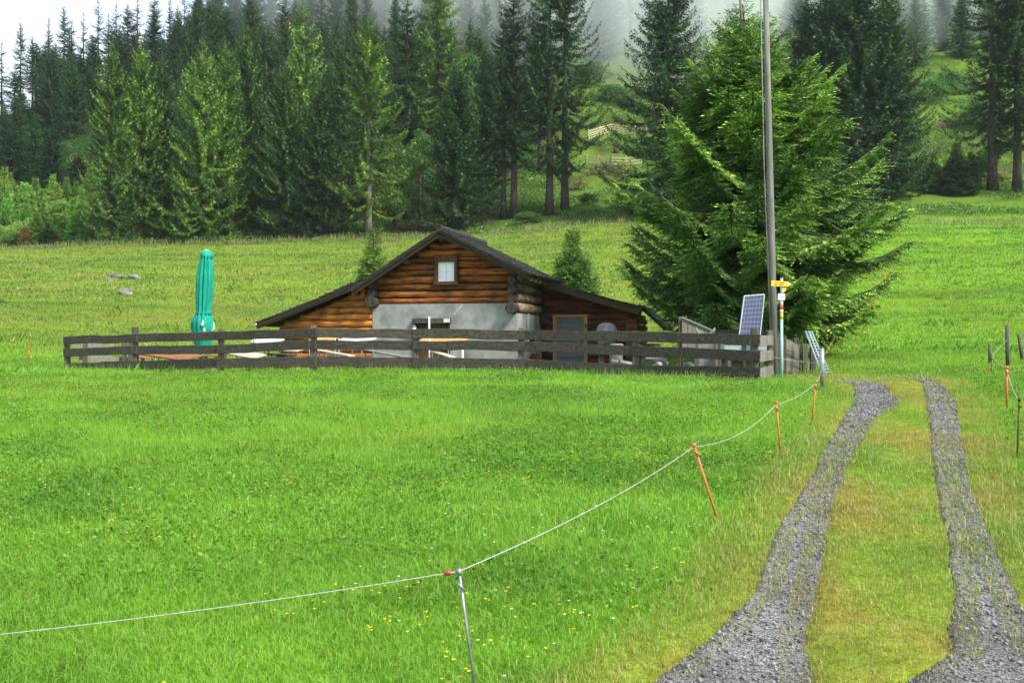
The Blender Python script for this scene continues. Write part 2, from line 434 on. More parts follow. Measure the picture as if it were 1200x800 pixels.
M_BARKL = surf('pale_bark', (.08,.068,.056), (.21,.185,.16), (3,3,.6), 3, .95, .6)
M_TEAL = surf('parasol_cloth', (.000,.19,.135), (.012,.33,.245), (2,2,1), 3, .8, .15)
M_ORANGE = surf('orange_plastic', (.42,.105,.020), (.58,.18,.04), (1,1,4), 3, .55, .05)
M_RUST = surf('rusty_iron', (.06,.03,.018), (.17,.085,.045), (1,1,1), 9, .8, .2)
M_YEL = surf('sign_yellow', (.80,.46,.01), (.86,.53,.02), (1,1,1), 4, .45, .0)
M_PAINT = surf('coloured_paint', (.88,.88,.88), (1,1,1), (1,1,1), 6, .5, .0)
M_BRUSH = surf('dead_brush', (.045,.028,.018), (.17,.11,.075), (1,1,1), 3, .95, .3)
M_FENCEY = wood('new_fence_wood', (.40,.33,.20), (.58,.50,.34), 'X')
M_CORD = surf('rope_white', (.30,.30,.28), (.50,.49,.46), (1,1,1), 30, .8, .1)
m, n, o = newmat('solar_cells')
v = mapped(n, (1,1,1), 'UV'); bk = n.nodes.new('ShaderNodeTexBrick'); bk.offset = 0
bk.inputs['Scale'].default_value = 1; bk.inputs['Brick Width'].default_value = 1/6; bk.inputs['Row Height'].default_value = 1/9
bk.inputs['Mortar Size'].default_value = .008; bk.inputs['Color1'].default_value = (.020,.028,.066,1); bk.inputs['Color2'].default_value = (.030,.040,.088,1); bk.inputs['Mortar'].default_value = (.11,.13,.19,1)
n.links.new(v, bk.inputs['Vector'])
p = n.nodes.new('ShaderNodeBsdfPrincipled'); p.inputs['Roughness'].default_value = .18; n.links.new(bk.outputs['Color'], p.inputs['Base Color']); n.links.new(p.outputs[0], o.inputs['Surface'])
M_SOLAR = m
M_LEAF = leafmat('spruce_needles', .22, .18)
M_LEAF2 = leafmat('broad_leaves', .38, .15)
M_GRASS = leafmat('grass_blades', .38, 0.0)
M_PETAL = leafmat('petals', .25, 0.0)

# ------------------------------------------------------------------ the hut
# local frame: x along the facade, y backwards, z up from the terrace; origin at the facade's corner below the big log ends
hz = E-1.05
hut = empty('log_hut', (.17, 40.0, hz), 'low log and plaster alpine hut with sagging dark shake roof behind the rail fence', 'hut', rz=math.atan2(-.245, .97))
def H(mb, name, mat, parent=None, bevel=0): return mb.build(name, mat, parent or hut, local=True, bevel=bevel)
def logs_poly(mb, x0f, x1f, z0, z1, y, d=.30, c0=.55, c1=1.15, yaxis=False, seed=0):
    """a wall of stacked round logs; x limits are functions of height"""
    r_ = random.Random(seed); z = z0
    while z < z1-.04:
        dd = min(d*r_.uniform(.85, 1.15), z1-z+.02); zc = z+dd/2; a, b = x0f(zc), x1f(zc); g = r_.uniform(c0, c1); w = r_.uniform(.92, 1.06)
        if b-a > .1:
            pts = [((a+(b-a)*t), y+r_.uniform(-.012, .012), zc+r_.uniform(-.012, .012)) for t in np.linspace(0, 1, 8)]
            if yaxis: pts = [(y, p_[0], p_[2]) for p_ in pts]
            mb.tube(pts, [dd*.49*r_.uniform(.94, 1.04) for _ in pts], 10, (g, g*w, g*w*.97), squash=1.0)
        z += dd
WID, DEP = 6.0, 4.75
RZ, EL, ER = 4.35+1.05, 3.60, 3.98     # ridge and the eaves over the two front corners
PLZ = 2.55
ridge_x = -2.92
def roof_at(x):   # underside height of the main roof
    return RZ-.16 - ((ridge_x-x)*(RZ-EL)/(WID+ridge_x) if x < ridge_x else (x-ridge_x)*(RZ-ER)/(-ridge_x))
def xlo(z): return max(-WID, ridge_x-(RZ-.16-z)*(WID+ridge_x)/(RZ-EL))
def xhi(z): return min(0.0, ridge_x+(RZ-.16-z)*(-ridge_x)/(RZ-ER))
# plaster lower walls (front with the door opening left out, and the side)
DX0, DX1, DZ = -4.22, -2.72, 1.78
b = MB()
b.box(((-WID+DX0)/2, .15, PLZ/2), (DX0+WID, .30, PLZ)); b.box((DX1/2, .15, PLZ/2), (-DX1, .30, PLZ)); b.box(((DX0+DX1)/2, .15, (PLZ+DZ)/2), (DX1-DX0, .30, PLZ-DZ))
H(b, 'plaster_wall', M_PLASTER)
b = MB(); b.box((-.15, 2.55, 1.08), (.30, 4.48, 2.16), col=(1.25,1.25,1.22)); H(b, 'plaster_wall', M_PLASTER)  # the brighter light on this side is put into the wall colour
# gable logs round the window
WX0, WX1, WZ0, WZ1 = -3.30, -2.40, 3.36, 4.38
b = MB()
logs_poly(b, lambda z: -WID if z < EL else xlo(z), lambda z: (0 if z < ER else xhi(z)) if not WZ0 < z < WZ1 else WX0+.05, PLZ, RZ-.2, .14, .27, .25, 1.25, seed=3)
logs_poly(b, lambda z: WX1-.05, lambda z: 0 if z < ER else xhi(z), WZ0+.02, WZ1, .14, .29, .5, 1.2, seed=4)
H(b, 'log_gable', M_LOG)
b = MB(); b.prism([(-WID+.05,.22,PLZ-.1),(-.05,.22,PLZ-.1),(-.05,.22,ER-.25),(ridge_x,.22,RZ-.2),(-WID+.05,.22,EL-.25)], (0,.05,0)); H(b, 'log_gap_shade', M_DARK)  # added dark sheet: keeps the log gaps in shade and stops light leaks
w = MB(); w.box(((WX0+WX1)/2, .10, (WZ0+WZ1)/2), (WX1-WX0, .04, WZ1-WZ0)); wi = H(w, 'window', M_FRAME)
for x in (WX0+.05, WX1-.05):
    w = MB(); w.bar((x, -.06, WZ0+.05), (x, -.06, WZ1-.16), .11, .14, (0,1,0)); H(w, 'jamb', M_FRAME, wi)
f = MB(); f.bar((WX0-.05, -.08, WZ0), (WX1+.05, -.08, WZ0), .2, .13); H(f, 'sill', M_FRAME, wi)
f = MB(); f.bar((WX0-.02, -.06, WZ1-.06), (WX1+.02, -.06, WZ1-.06), .18, .24); H(f, 'lintel', M_FRAME, wi)
f = MB(); f.box(((WX0+WX1)/2, -.02, (WZ0+WZ1)/2-.04), (.72, .03, .86)); H(f, 'pane', M_CURT, wi)
f = MB(); f.bar(((WX0+WX1)/2, -.045, WZ0+.08), ((WX0+WX1)/2, -.045, WZ1-.18), .014, .014, (0,1,0), (1.1,1.1,1.1)); f.bar((WX0+.15, -.045, 3.82), (WX1-.15, -.045, 3.82), .014, .014, col=(1.1,1.1,1.1)); H(f, 'muntin', M_WHITE, wi)
# big dark log ends at both front corners
for cx, zs in ((-WID+.05, (2.62, 2.98, 3.32)), (-.12, (2.35, 2.72, 3.07, 3.42))):
    for i, z in enumerate(zs):
        rr = .235 if i == 0 else .18
        b = MB(); b.tube([(cx+random.uniform(-.03,.03), .5, z), (cx, -.30-(.14 if i == 0 else .03)*1, z)], rr, 14); H(b, 'log_end', M_LOGEND, bevel=.03)
# side wall logs above the plaster
b = MB(); logs_poly(b, lambda z: .1, lambda z: DEP, 2.16, ER-.02, -.10, .40, .7, 1.15, yaxis=True, seed=6); H(b, 'log_side_wall', M_LOGS)
b = MB(); b.box((-WID/2, DEP, 1.9), (WID, .3, 3.8)); H(b, 'rear_wall', M_LOGR)
# lean-to with fresher logs
LX = -10.15
def lean_top(x): return 3.26+(x+WID)*.385
b = MB(); logs_poly(b, lambda z: LX if z < lean_top(LX) else -WID-(lean_top(-WID)-z)/.385, lambda z: -WID-.02, .05, 3.2, .10, .27, .6, 1.2, seed=8); H(b, 'lean_to_wall', M_LOGL)
b = MB(); b.prism([(LX+.05,.07,0),(-WID,.07,0),(-WID,.07,3.30),(LX+.05,.07,1.70)], (0,.12,0), (.75,.7,.65)); H(b, 'gable_boarding', M_LOGL)
b = MB(); b.box((LX+.1, 2.4, .82), (.2, 4.5, 1.64)); H(b, 'lean_to_side', M_LOGR)
b = MB()
for z in (2.92, 3.1): b.tube([(-WID-.35, .3, z), (-WID-.35, -.22, z)], .10, 10, (.9,.7,.5))
H(b, 'purlin_end', M_LOGL)
# back annex with the pale framed door
AY, AX = 4.6, 4.15
def ann_top(x): return 3.28-x*.235
b = MB(); logs_poly(b, lambda z: .02, lambda z: AX if z < ann_top(AX) else (3.28-z)/.235, .05, 3.2, AY+.1, .28, .45, 1.15, seed=9); H(b, 'annex_wall', M_LOGR)
b = MB(); b.prism([(.02,AY+.06,0),(AX,AY+.06,0),(AX,AY+.06,2.40),(.15,AY+.06,3.48),(.02,AY+.06,3.48)], (0,.12,0), (.8,.8,.8)); H(b, 'gable_boarding', M_LOGR)
b = MB(); logs_poly(b, lambda z: AY, lambda z: AY+3.4, .05, 2.2, AX-.1, .28, .5, 1.1, yaxis=True, seed=10); H(b, 'annex_side', M_LOGR)
d = MB(); d.box((1.28, AY-.10, 1.03), (1.22, .08, 2.06))
dr = H(d, 'door', M_DOORG)
for x in (.60, 1.96):
    f = MB(); f.bar((x, AY-.12, 0), (x, AY-.12, 2.085), .15, .16, (0,1,0)); H(f, 'door_jamb', M_DOORF, dr)
f = MB(); f.bar((.52, AY-.13, 2.14), (2.04, AY-.13, 2.14), .18, .10); H(f, 'door_head', M_DOORF, dr)
f = MB(); f.box((1.97, AY-.215, 1.72), (.07, .03, .16), col=(.2,.2,.2)); H(f, 'hinge', M_BLACK, dr)
f = MB(); f.tube([(1.80, AY-.16, 1.0), (1.80, AY-.22, 1.0)], .025, 8, (.2,.2,.2)); H(f, 'handle', M_BLACK, dr)
b = MB()
for i in range(4): b.bar((.7, AY-.15, .35+i*.5), (1.86, AY-.15, .35+i*.5), .02, .025, col=(.5,.5,.5))
H(b, 'door_batten', M_DOORG, dr)
# front door with dark lintel, lamp, house sign
d = MB(); d.box(((DX0+DX1)/2, .16, DZ/2), (DX1-DX0, .06, DZ))
dr = H(d, 'front_door', M_FRAME)
for x in (DX0+.06, DX1-.06):
    f = MB(); f.bar((x, -.01, 0), (x, -.01, DZ), .12, .14, (0,1,0)); H(f, 'door_jamb', M_DARK, dr)
b = MB(); b.bar((DX0-.03, -.05, DZ+.09), (DX1+.05, -.05, DZ+.09), .22, .20, jit=.04, seg=4, col=(.32,.30,.28)); H(b, 'door_lintel', M_GREY)
b = MB(); b.box((DX1-.08, -.17, DZ+.10), (.25, .02, .15)); H(b, 'name_plate', M_WHITE)
b = MB(); b.tube([(DX0+.08, -.22, 1.40), (DX0+.08, -.22, 1.62)], [.07,.085], 10); b.tube([(DX0+.08, -.22, 1.62), (DX0+.08, -.22, 1.70)], [.10,.03], 10, (.3,.3,.3)); H(b, 'lantern', M_WHITE)
b = MB(); b.tube([(-2.2, -.012, 2.5), (-2.55, -.012, 2.1), (-2.75, -.012, 1.95)], .012, 5, (.8,.82,.85)); H(b, 'wall_cable', M_WHITE)
b = MB(); b.box((.02, 2.6, 1.05), (.05, .55, .62)); wn = H(b, 'side_window', M_DARK)
f = MB(); f.box((.025, 1.95, 1.45), (.05, .10, 1.5), col=(.8,.8,.8)); H(f, 'downpipe', M_WHITE)
# roofs: slabs with a stepped course of shakes along the open rake
def slab(mb, p0, p1, y0, y1, th, col=(1,1,1), sag=0.0):
    """sloping slab between two edge points (x, z), running from y0 to y1"""
    n_ = 8; v_ = []; f_ = []
    for i in range(n_+1):
        t = i/n_; x = p0[0]+(p1[0]-p0[0])*t; z = p0[1]+(p1[1]-p0[1])*t - sag*math.sin(math.pi*t)
        v_ += [(x, y0, z), (x, y1, z), (x, y1, z-th), (x, y0, z-th)]
    for i in range(n_):
        for k in range(4): f_.append((i*4+k, i*4+(k+1) % 4, i*4+4+(k+1) % 4, i*4+4+k))
    f_ += [(0,1,2,3), (n_*4+3, n_*4+2, n_*4+1, n_*4)]
    mb.add(v_, f_, col)
def shakes(mb, p0, p1, y0, y1, sag=0.0, step=.34, seed=0, th=.07):
    """rows of overlapping shakes, low edge first"""
    r_ = random.Random(seed); Ls = math.hypot(p1[0]-p0[0], p1[1]-p0[1]); n_ = int(Ls/step)
    dx, dz = (p1[0]-p0[0])/Ls, (p1[1]-p0[1])/Ls
    for i in range(n_+1):
        s0 = min(i*step, Ls-.1); x = p0[0]+dx*s0; z = p0[1]+dz*s0-sag*math.sin(math.pi*s0/Ls); y = y0
        while y < y1-.02:
            wy = min(r_.uniform(.22, .40), y1-y); e = r_.uniform(-.03, .03); g = r_.uniform(.55, 1.35)
            a = Vector((x-dx*(.10+e), y+wy/2, z-dz*(.10+e)+.045+r_.uniform(0,.02))); c_ = Vector((x+dx*step, y+wy/2, z+dz*step+.02))
            mb.bar(a, c_, wy-.012, th*r_.uniform(.6,1.15), (0,0,1), (g,g,g)); y += wy
OV = -.75
rl0, rr0 = (-WID-.62, EL-.50), (.66, ER-.34); rg = (ridge_x, RZ)
b = MB(); slab(b, rl0, rg, OV+.03, DEP+.6, .09, (.6,.6,.6)); slab(b, rr0, rg, OV+.03, DEP+.6, .09, (.6,.6,.6)); 
roof = H(b, 'roof', M_UNDER)
b = MB(); shakes(b, rl0, rg, OV, DEP+.6, seed=1); shakes(b, rr0, rg, OV, DEP+.6, seed=2); H(b, 'shakes', M_SHAKE, roof)
b = MB()
for i in range(20):
    y = OV-.02+i*.33
    b.tube([(ridge_x, y, RZ+.07+random.uniform(-.01,.01)), (ridge_x, y+.36, RZ+.10)], .13, 8)
H(b, 'ridge_cap', M_SHAKE, roof)
b = MB(); b.bar((rl0[0], OV+.10, rl0[1]-.17), (rg[0], OV+.10, rg[1]-.17), .05, .13, (0,0,1), (.45,.42,.40)); b.bar((rg[0], OV+.10, rg[1]-.19), (rr0[0], OV+.10, rr0[1]-.15), .05, .13, (0,0,1), (.5,.48,.46)); H(b, 'verge_board', M_UNDER, roof)
for x, z in ((ridge_x, RZ-.30), (-WID+.02, EL-.22), (-.02, ER-.22), (-4.4, RZ-1.18)):
    b = MB(); b.tube([(x, OV+.18, z), (x, 1.2, z)], .11, 9, (.8,.75,.7)); H(b, 'purlin', M_UNDER, roof)
for i in range(7):
    b = MB(); b.bar((.62, .1+i*.78, rr0[1]-.20), (-.25, .1+i*.78, rr0[1]+.20), .09, .13, (0,0,1), (1.9,1.8,1.7)); H(b, 'rafter', M_UNDER, roof)
lo0, lo1 = (LX-.75, 1.78), (-WID-.30, 3.50)
b = MB(); slab(b, lo0, lo1, OV+.22, DEP, .12, (.6,.6,.6), .05); lr = H(b, 'lean_to_roof', M_UNDER)
b = MB(); shakes(b, lo0, lo1, OV+.19, DEP, .05, seed=3); H(b, 'shakes', M_SHAKE, lr)
b = MB(); b.bar((lo0[0], OV+.27, lo0[1]-.15), (lo1[0], OV+.27, lo1[1]-.19), .05, .15, (0,0,1), (.5,.45,.42)); H(b, 'verge_board', M_UNDER, lr)
b = MB(); b.tube([(lo0[0]-.04, OV+.15, lo0[1]-.04), (lo0[0]-.04, DEP, lo0[1]-.04)], .07, 8); H(b, 'gutter', M_STEEL, lr)
an0, an1 = (4.45, 2.42), (.15, 3.62)
b = MB(); slab(b, an0, an1, AY-1.25, AY+3.6, .12, (1.2,1.1,1.0), .03); ar = H(b, 'annex_roof', M_UNDER)
b = MB(); shakes(b, an0, an1, AY-1.3, AY+3.6, .03, seed=4); H(b, 'shakes', M_SHAKE, ar)
for i in range(2):
    b = MB(); b.bar((an0[0]-.1, AY-1.1+i*.85, an0[1]-.19), (an1[0]+.2, AY-1.1+i*.85, an1[1]-.19), .10, .17, (0,0,1), (1.9,1.6,1.4)); H(b, 'rafter', M_UNDER, ar)
b = MB(); slab(b, (5.35, 1.60), an0, AY-.6, AY+3.2, .10, (.9,.9,.9)); er = H(b, 'woodshed_roof', M_UNDER)
b = MB(); shakes(b, (5.35, 1.60), an0, AY-.65, AY+3.2, seed=5, step=.28); H(b, 'shakes', M_SHAKE, er)
b = MB(); b.box((4.0, AY-.5, 1.0), (.50, .34, 2.0), taper=.97); H(b, 'corner_post', M_LOGR, bevel=.03)
# chopped firewood under the shed roof
b = MB()
for i in range(42):
    y = AY-.1+random.uniform(-.05,.05); x = 4.42+(i % 6)*.125; z = .12+(i//6)*.13
    b.tube([(x, y, z), (x, y+.5, z)], .06, 6, tuple([random.uniform(.5,1.3)]*3), smooth=False)
wood_o = b.build('firewood_stack', M_GREY, None)
wood_o.matrix_world = Matrix.Translation(hut.location) @ Matrix.Rotation(hut.rotation_euler.z, 4, 'Z')
tag(wood_o, 'stack of split firewood under the low roof end of the hut', 'firewood')

def hutp(x, y, z):
    a = hut.rotation_euler.z
    return Vector((hut.location.x+x*math.cos(a)-y*math.sin(a), hut.location.y+x*math.sin(a)+y*math.cos(a), hz+z))

# ------------------------------------------------------------------ rail fence in front of the terrace
random.seed(21)
FP = [(78,35.0),(158,33.6),(258,32.0),(367,30.7),(488,30.2),(610,29.3),(745,27.4),(885,25.5)]
RAILY = {78:(399,413,431),158:(396,410,428),258:(393.5,409,425.5),367:(390.5,404,424),488:(391,404.5,424.5),610:(392.5,405.5,426.5),745:(394.5,411,434.5),885:(398,417.5,437.5)}
fence = empty('rail_fence', on(610, 29.3), 'long dark three rail fence of weathered planks in front of the hut terrace', 'fence')
for i, (px, d) in enumerate(FP):
    g = on(px, d); hz_ = {78:394,158:383,258:385,367:381,488:387,610:384,745:388,885:384}[px]
    top = at(px, hz_, d)
    b = MB(); b.bar(g+Vector((0,.09,-.3)), Vector((g.x+random.uniform(-.03,.03), d+.09, top.z)), .17, .17, (0,1,0), tuple([random.uniform(.75,1.15)]*3), seg=3, wob=.01)
    b.build('post', M_POST, fence, bevel=.015)
for r_ in range(3):
    for i in range(len(FP)-1):
        (pa, da), (pb, db) = FP[i], FP[i+1]
        a = at(pa, RAILY[pa][r_], da); c = at(pb, RAILY[pb][r_], db); e = (c-a).normalized()*.12
        y = -.03 + (.045 if i % 2 else 0)
        b = MB(); b.bar(a-e+Vector((0,y,0)), c+e+Vector((0,y,0)), .05, .27 if r_ < 2 else .30, (0,0,1), tuple([random.uniform(.7,1.15)]*3), jit=.07, seg=7, wob=.018)
        b.build('rail', M_RAIL, fence, bevel=.008)
# the short return at the corner and the older rails behind it
ret = empty('fence_return', on(895, 26.4), 'short brightly lit end section of rail fence turning back beside the signpost', 'fence')
for r_, (y0, y1) in enumerate(((399,399),(418,416),(439,434))):
    a = at(888, y0, 25.45); c = at(905.5, y1, 27.5)
    b = MB(); b.bar(a, c, .05, .27, (0,0,1), jit=.04, seg=3, wob=.01); b.build('rail', M_PALE, ret, bevel=.008)  # paler wood carries the light that falls on the side rails
g = on(903, 27.4); b = MB(); b.bar(g-Vector((0,-.08,.3)), at(902.5, 387, 27.48), .15, .15, (0,1,0), (1.15,1.15,1.1)); b.build('post', M_POST, ret, bevel=.015)
back = empty('back_rail_fence', on(880, 31), 'dark low rail fence behind the solar panel under the big spruce', 'fence')
for y0 in (391, 421):
    b = MB(); b.bar(at(838, y0, 31.5), at(912, y0-1, 30.2), .06, .24, (0,0,1), (.7,.7,.7), jit=.06, seg=4, wob=.02); b.build('rail', M_RAIL, back)
for px in (842, 873, 911):
    g = on(px, 31); b = MB(); b.bar(g-Vector((0,0,.3)), g+Vector((0,0,1.15)), .15, .15, (0,1,0), (.8,.8,.8)); b.build('post', M_POST, back)
lb = empty('low_board_fence', on(112, 38), 'low fence of pale weathered boards at the outer end of the terrace', 'fence')
for (a, c) in (((84,402,37.5),(136,408,38.5)), ((88,418,37.5),(150,422,38.5))):
    b = MB(); b.bar(at(*a), at(*c), .05, .20, (0,0,1), jit=.06, seg=3, wob=.02); b.build('board', M_PALE, lb)
for px, d in ((100,37.4),(146,38.2),(153,38.4)):
    g = on(px, d); b = MB(); b.bar(g-Vector((0,0,.2)), g+Vector((0,0,1.0)), .13, .13, (0,1,0)); b.build('post', M_POST, lb)

# ------------------------------------------------------------------ closed parasol
d = 34.6; g = on(238, d); px2m = d/1200
par = empty('parasol', g, 'tall closed turquoise green parasol with pale crown standing on the terrace', 'parasol')
def zz(py): return E+(400-py)/1200*d
b = MB(); b.tube([g+Vector((0,0,-.05)), Vector((g.x, g.y, zz(296)))], .035, 10); b.build('pole', M_WHITE, par)
b = MB(); b.box(g+Vector((0,0,.05)), (.7,.7,.12), taper=.8); b.build('base', M_GREY, par, bevel=.02)
prof = [(421,.10),(418,.16),(408,.24),(392,.31),(381,.36),(374,.34),(368,.235),(362,.225),(345,.265),(325,.265),(312,.235),(302,.185),(297,.15)]
v_, f_, c_ = [], [], []
NS = 64
for j, (py, r0) in enumerate(prof):
    for k in range(NS):
        a = 2*math.pi*k/NS; fold = 1 + (.20 if j > 6 else .13)*(abs(math.sin(a*6+.3*math.sin(j*.7)))*2-1.2)*(.55+.45*math.sin(a*2.3+1+.15*j))+.06*math.sin(a*11+j*.4)+.03*math.sin(a*3+j*1.1)
        lean = (300-py)*-.0009 if py < 365 else 0
        v_.append((g.x+r0*fold*math.cos(a)+.12*(365-min(py,365))/70, g.y+r0*fold*math.sin(a), zz(py)))
for j in range(len(prof)-1):
    for k in range(NS): f_.append((j*NS+k, j*NS+(k+1) % NS, (j+1)*NS+(k+1) % NS, (j+1)*NS+k))
f_.append(tuple((len(prof)-1)*NS+k for k in range(NS)))
b = MB(); b.add(v_, f_, (1,1,1), True); can = b.build('canopy', M_TEAL, par)
b = MB(); tx = g.x+.12; b.tube([(tx, g.y, zz(303)), (tx, g.y, zz(299)), (tx, g.y, zz(296)), (tx, g.y, zz(293.5))], [.20,.215,.19,.10], 16, (1.1,1.1,1.1)); b.build('cap', M_TEAL, par)
b = MB(); b.tube([(tx, g.y, zz(293.8)), (tx, g.y, zz(292.5))], [.10,.04], 10); b.build('finial', M_WHITE, par)
b = MB(); b.tube([(g.x+.01, g.y, zz(369.5)), (g.x+.01, g.y, zz(366))], .262, 20, (.6,.6,.6)); b.build('tie_strap', M_TEAL, par)
def patch(mb, cx, cy, w, h, yoff):
    """a crumpled white print on a hanging flap"""
    rs = random.Random(int(cx*7+cy))
    pts = [at(cx+w*.55*math.cos(t)*rs.uniform(.35,1.2), cy+h*.75*math.sin(t)*rs.uniform(.35,1.2), d+yoff) for t in np.linspace(0, 5.9, 15)]
    mb.prism(pts, (0,.012,0))
for cx, cy, n_ in ((237.5,379,4),(239.5,386,3),(238.5,413,3)):
    b = MB(); patch(b, cx, cy, n_*.9, n_*1.5, -.42 if cy < 400 else -.30); b.build('print', M_WHITE, can)
for sx, pts in ((-1, [(231,369),(223.5,378),(223.5,386),(228,383),(232,374)]), (1, [(244,371),(250.5,378),(251.5,385),(248,389),(244,381)])):
    b = MB(); b.prism([at(x, y, d-.05) for x, y in pts], (0,.06,0), (.85,.95,.92)); b.build('flap', M_WHITE if sx > 0 else M_TEAL, can)

# ------------------------------------------------------------------ tables, benches and bits on the terrace
def trestle(px0, py0, px1, py1, d0, d1, wid, mat, legs, name, label, cat, group=None, th=.05, roll=0.0):
    """a board from one photo point to another, with folding legs to the ground"""
    a, c = at(px0, py0, d0), at(px1, py1, d1); m_ = (a+c)/2
    t = empty(name, (m_.x, m_.y, tz(m_.x, m_.y)), label, cat, group)
    dr_ = (c-a).normalized(); sd_ = dr_.cross(Vector((0,0,1))).normalized(); up = Vector((0,0,1))*math.cos(roll)+sd_*math.sin(roll)
    b = MB(); b.bar(a, c, wid, th, up); b.build('tabletop' if 'table' in name else 'seat', mat, t, bevel=.01)
    for q in (.15, .85):
        p_ = a.lerp(c, q)
        for s in (-1, 1):
            top = p_+sd_*s*wid*.4; gz = tz(top.x, top.y)
            b = MB(); b.tube([top-Vector((0,0,th*.4)), (top.x, top.y, gz-.03)], .022, 6); b.build('leg', legs, t)
    return t
trestle(168,411.5,226,419.5,36.5,33.6,.75,M_BROWNB,M_BLACK,'garden_table','reddish brown table with drooping end left of the closed parasol','table','tables on the terrace',roll=.22)
trestle(160,417,176,420,34.8,34.6,.5,M_BROWNB,M_RUST,'garden_bench','small dark bench behind the second fence post from the outer end','bench','benches on the terrace')
trestle(266,411,304,418,35.8,33.2,.5,M_CREAM,M_BROWNB,'garden_bench','pale cream bench right of the parasol pole','bench','benches on the terrace',roll=.25)
trestle(300,397,326,401.5,37.2,35,.5,M_WHITE,M_BLACK,'garden_table','white tipped table top showing past the low end of the lean-to roof','table','tables on the terrace',roll=.5)
trestle(336,410,352,410.5,36,35.9,.6,M_CREAM,M_BROWNB,'garden_table','small cream table over a brown crate below the lean-to wall','table','tables on the terrace',roll=.1)
trestle(364,398,392,397.5,37,36.6,.75,M_YELB,M_STEEL,'garden_table','tan table between a fence post and two steel poles','table','tables on the terrace',roll=.25)
trestle(401,397,436,398.5,37.4,36,.6,M_WHITE,M_STEEL,'garden_table','wide white table in front of the log corner','table','tables on the terrace',roll=.42)
trestle(492,398.5,541,400.5,37.6,36.2,.85,M_YELB,M_WHITE,'garden_table','yellow wooden table standing before the front door','table','tables on the terrace',roll=.32)
trestle(424,409,482,419.5,37.5,34.6,.35,M_GREY,M_STEEL,'garden_bench','long grey bench slanting along the plaster wall','bench','benches on the terrace')
trestle(372,410,412,417,36,34,.28,M_CREAM,M_STEEL,'garden_bench','narrow pale bench at the feet of two steel poles','bench','benches on the terrace')
trestle(507,411,530,418.5,37,35,.28,M_CREAM,M_WHITE,'garden_bench','narrow white legged bench in front of the doorway','bench','benches on the terrace')
trestle(520,420.5,600,421,39.0,38.6,.4,M_DARK,M_DARK,'wall_bench','low black bench along the foot of the plaster facade','bench')
trestle(308,414.5,342,416,36.2,35.2,.5,M_BLACK,M_BLACK,'garden_bench','black bench under the eave of the lean-to','bench','benches on the terrace')
# stool
p0 = on(247, 34.2); st = empty('stool', p0, 'small brown wooden stool right beside the parasol pole', 'stool')
b = MB(); b.box(p0+Vector((0,0,.50)), (.50,.34,.06)); b.build('seat', M_BROWNB, st, bevel=.01)
for sx in (-1,1):
    for sy in (-1,1):
        b = MB(); b.bar(p0+Vector((sx*.18,sy*.12,.47)), p0+Vector((sx*.24,sy*.15,-.02)), .06, .06, (0,1,0), (1.2,.9,.6)); b.build('leg', M_BROWNB, st)
p0 = on(344, 36.3); b = MB(); b.box(p0+Vector((0,0,.23)), (.42,.40,.46)); 
for i in range(4): b.box(p0+Vector((0,-.215,.06+i*.115)), (.46,.03,.09), col=(1.2,1,.8))
tag(b.build('wooden_crate', M_YELB, None, loc=p0, bevel=.006), 'brown slatted wooden crate under a small cream table', 'crate')
p0 = on(330, 36.0); c0 = empty('jacket_bag', p0+Vector((0,0,0)), 'dark blue bag with a white square patch under the lean-to eave', 'bag')
b = MB(); b.tube([p0+Vector((0,0,-.02)), p0+Vector((0,0,.2)), p0+Vector((.02,0,.45)), p0+Vector((.03,0,.58))], [.26,.30,.24,.08], 12, (.9,.95,1.5)); b.build('body', M_BLACK, c0)
b = MB(); b.box(p0+Vector((-.02,-.305,.34)), (.12,.03,.14)); b.build('patch', M_WHITE, c0)
for px, lab in ((421,'round black bag on the ground below the wide white table'),(482,'round black bag just left of the front door')):
    p0 = on(px, 36.6); b = MB(); b.tube([p0+Vector((0,0,-.02)), p0+Vector((0,0,.16)), p0+Vector((.02,0,.36)), p0+Vector((.03,0,.44))], [.18,.23,.17,.05], 12); tag(b.build('black_bag', M_BLACK, None, loc=p0), lab, 'bag', 'black bags on the terrace')
for px, ty, mt, lab, r_ in ((392.5,386,M_STEEL,'thin steel pole, outer one of a close pair before the lean-to wall',.03),(397,391,M_STEEL,'shorter steel pole, the one of a close pair nearer the door',.03),(503,371,M_WHITE,'slim tall white pole standing in front of the front door',.032),(542.5,409,M_WHITE,'short white pole stub right of the front door',.03)):
    p0 = on(px, 35.6); po = empty('metal_pole', p0, lab, 'pole', 'poles on the terrace')
    b = MB(); b.tube([p0-Vector((0,0,.1)), Vector((p0.x, p0.y, at(px, ty, 35.6).z))], r_, 8); b.build('pole', mt, po)
    b = MB(); b.tube([p0-Vector((0,0,.02)), p0+Vector((0,0,.05))], [.12,.06], 10); b.build('foot', mt, po)
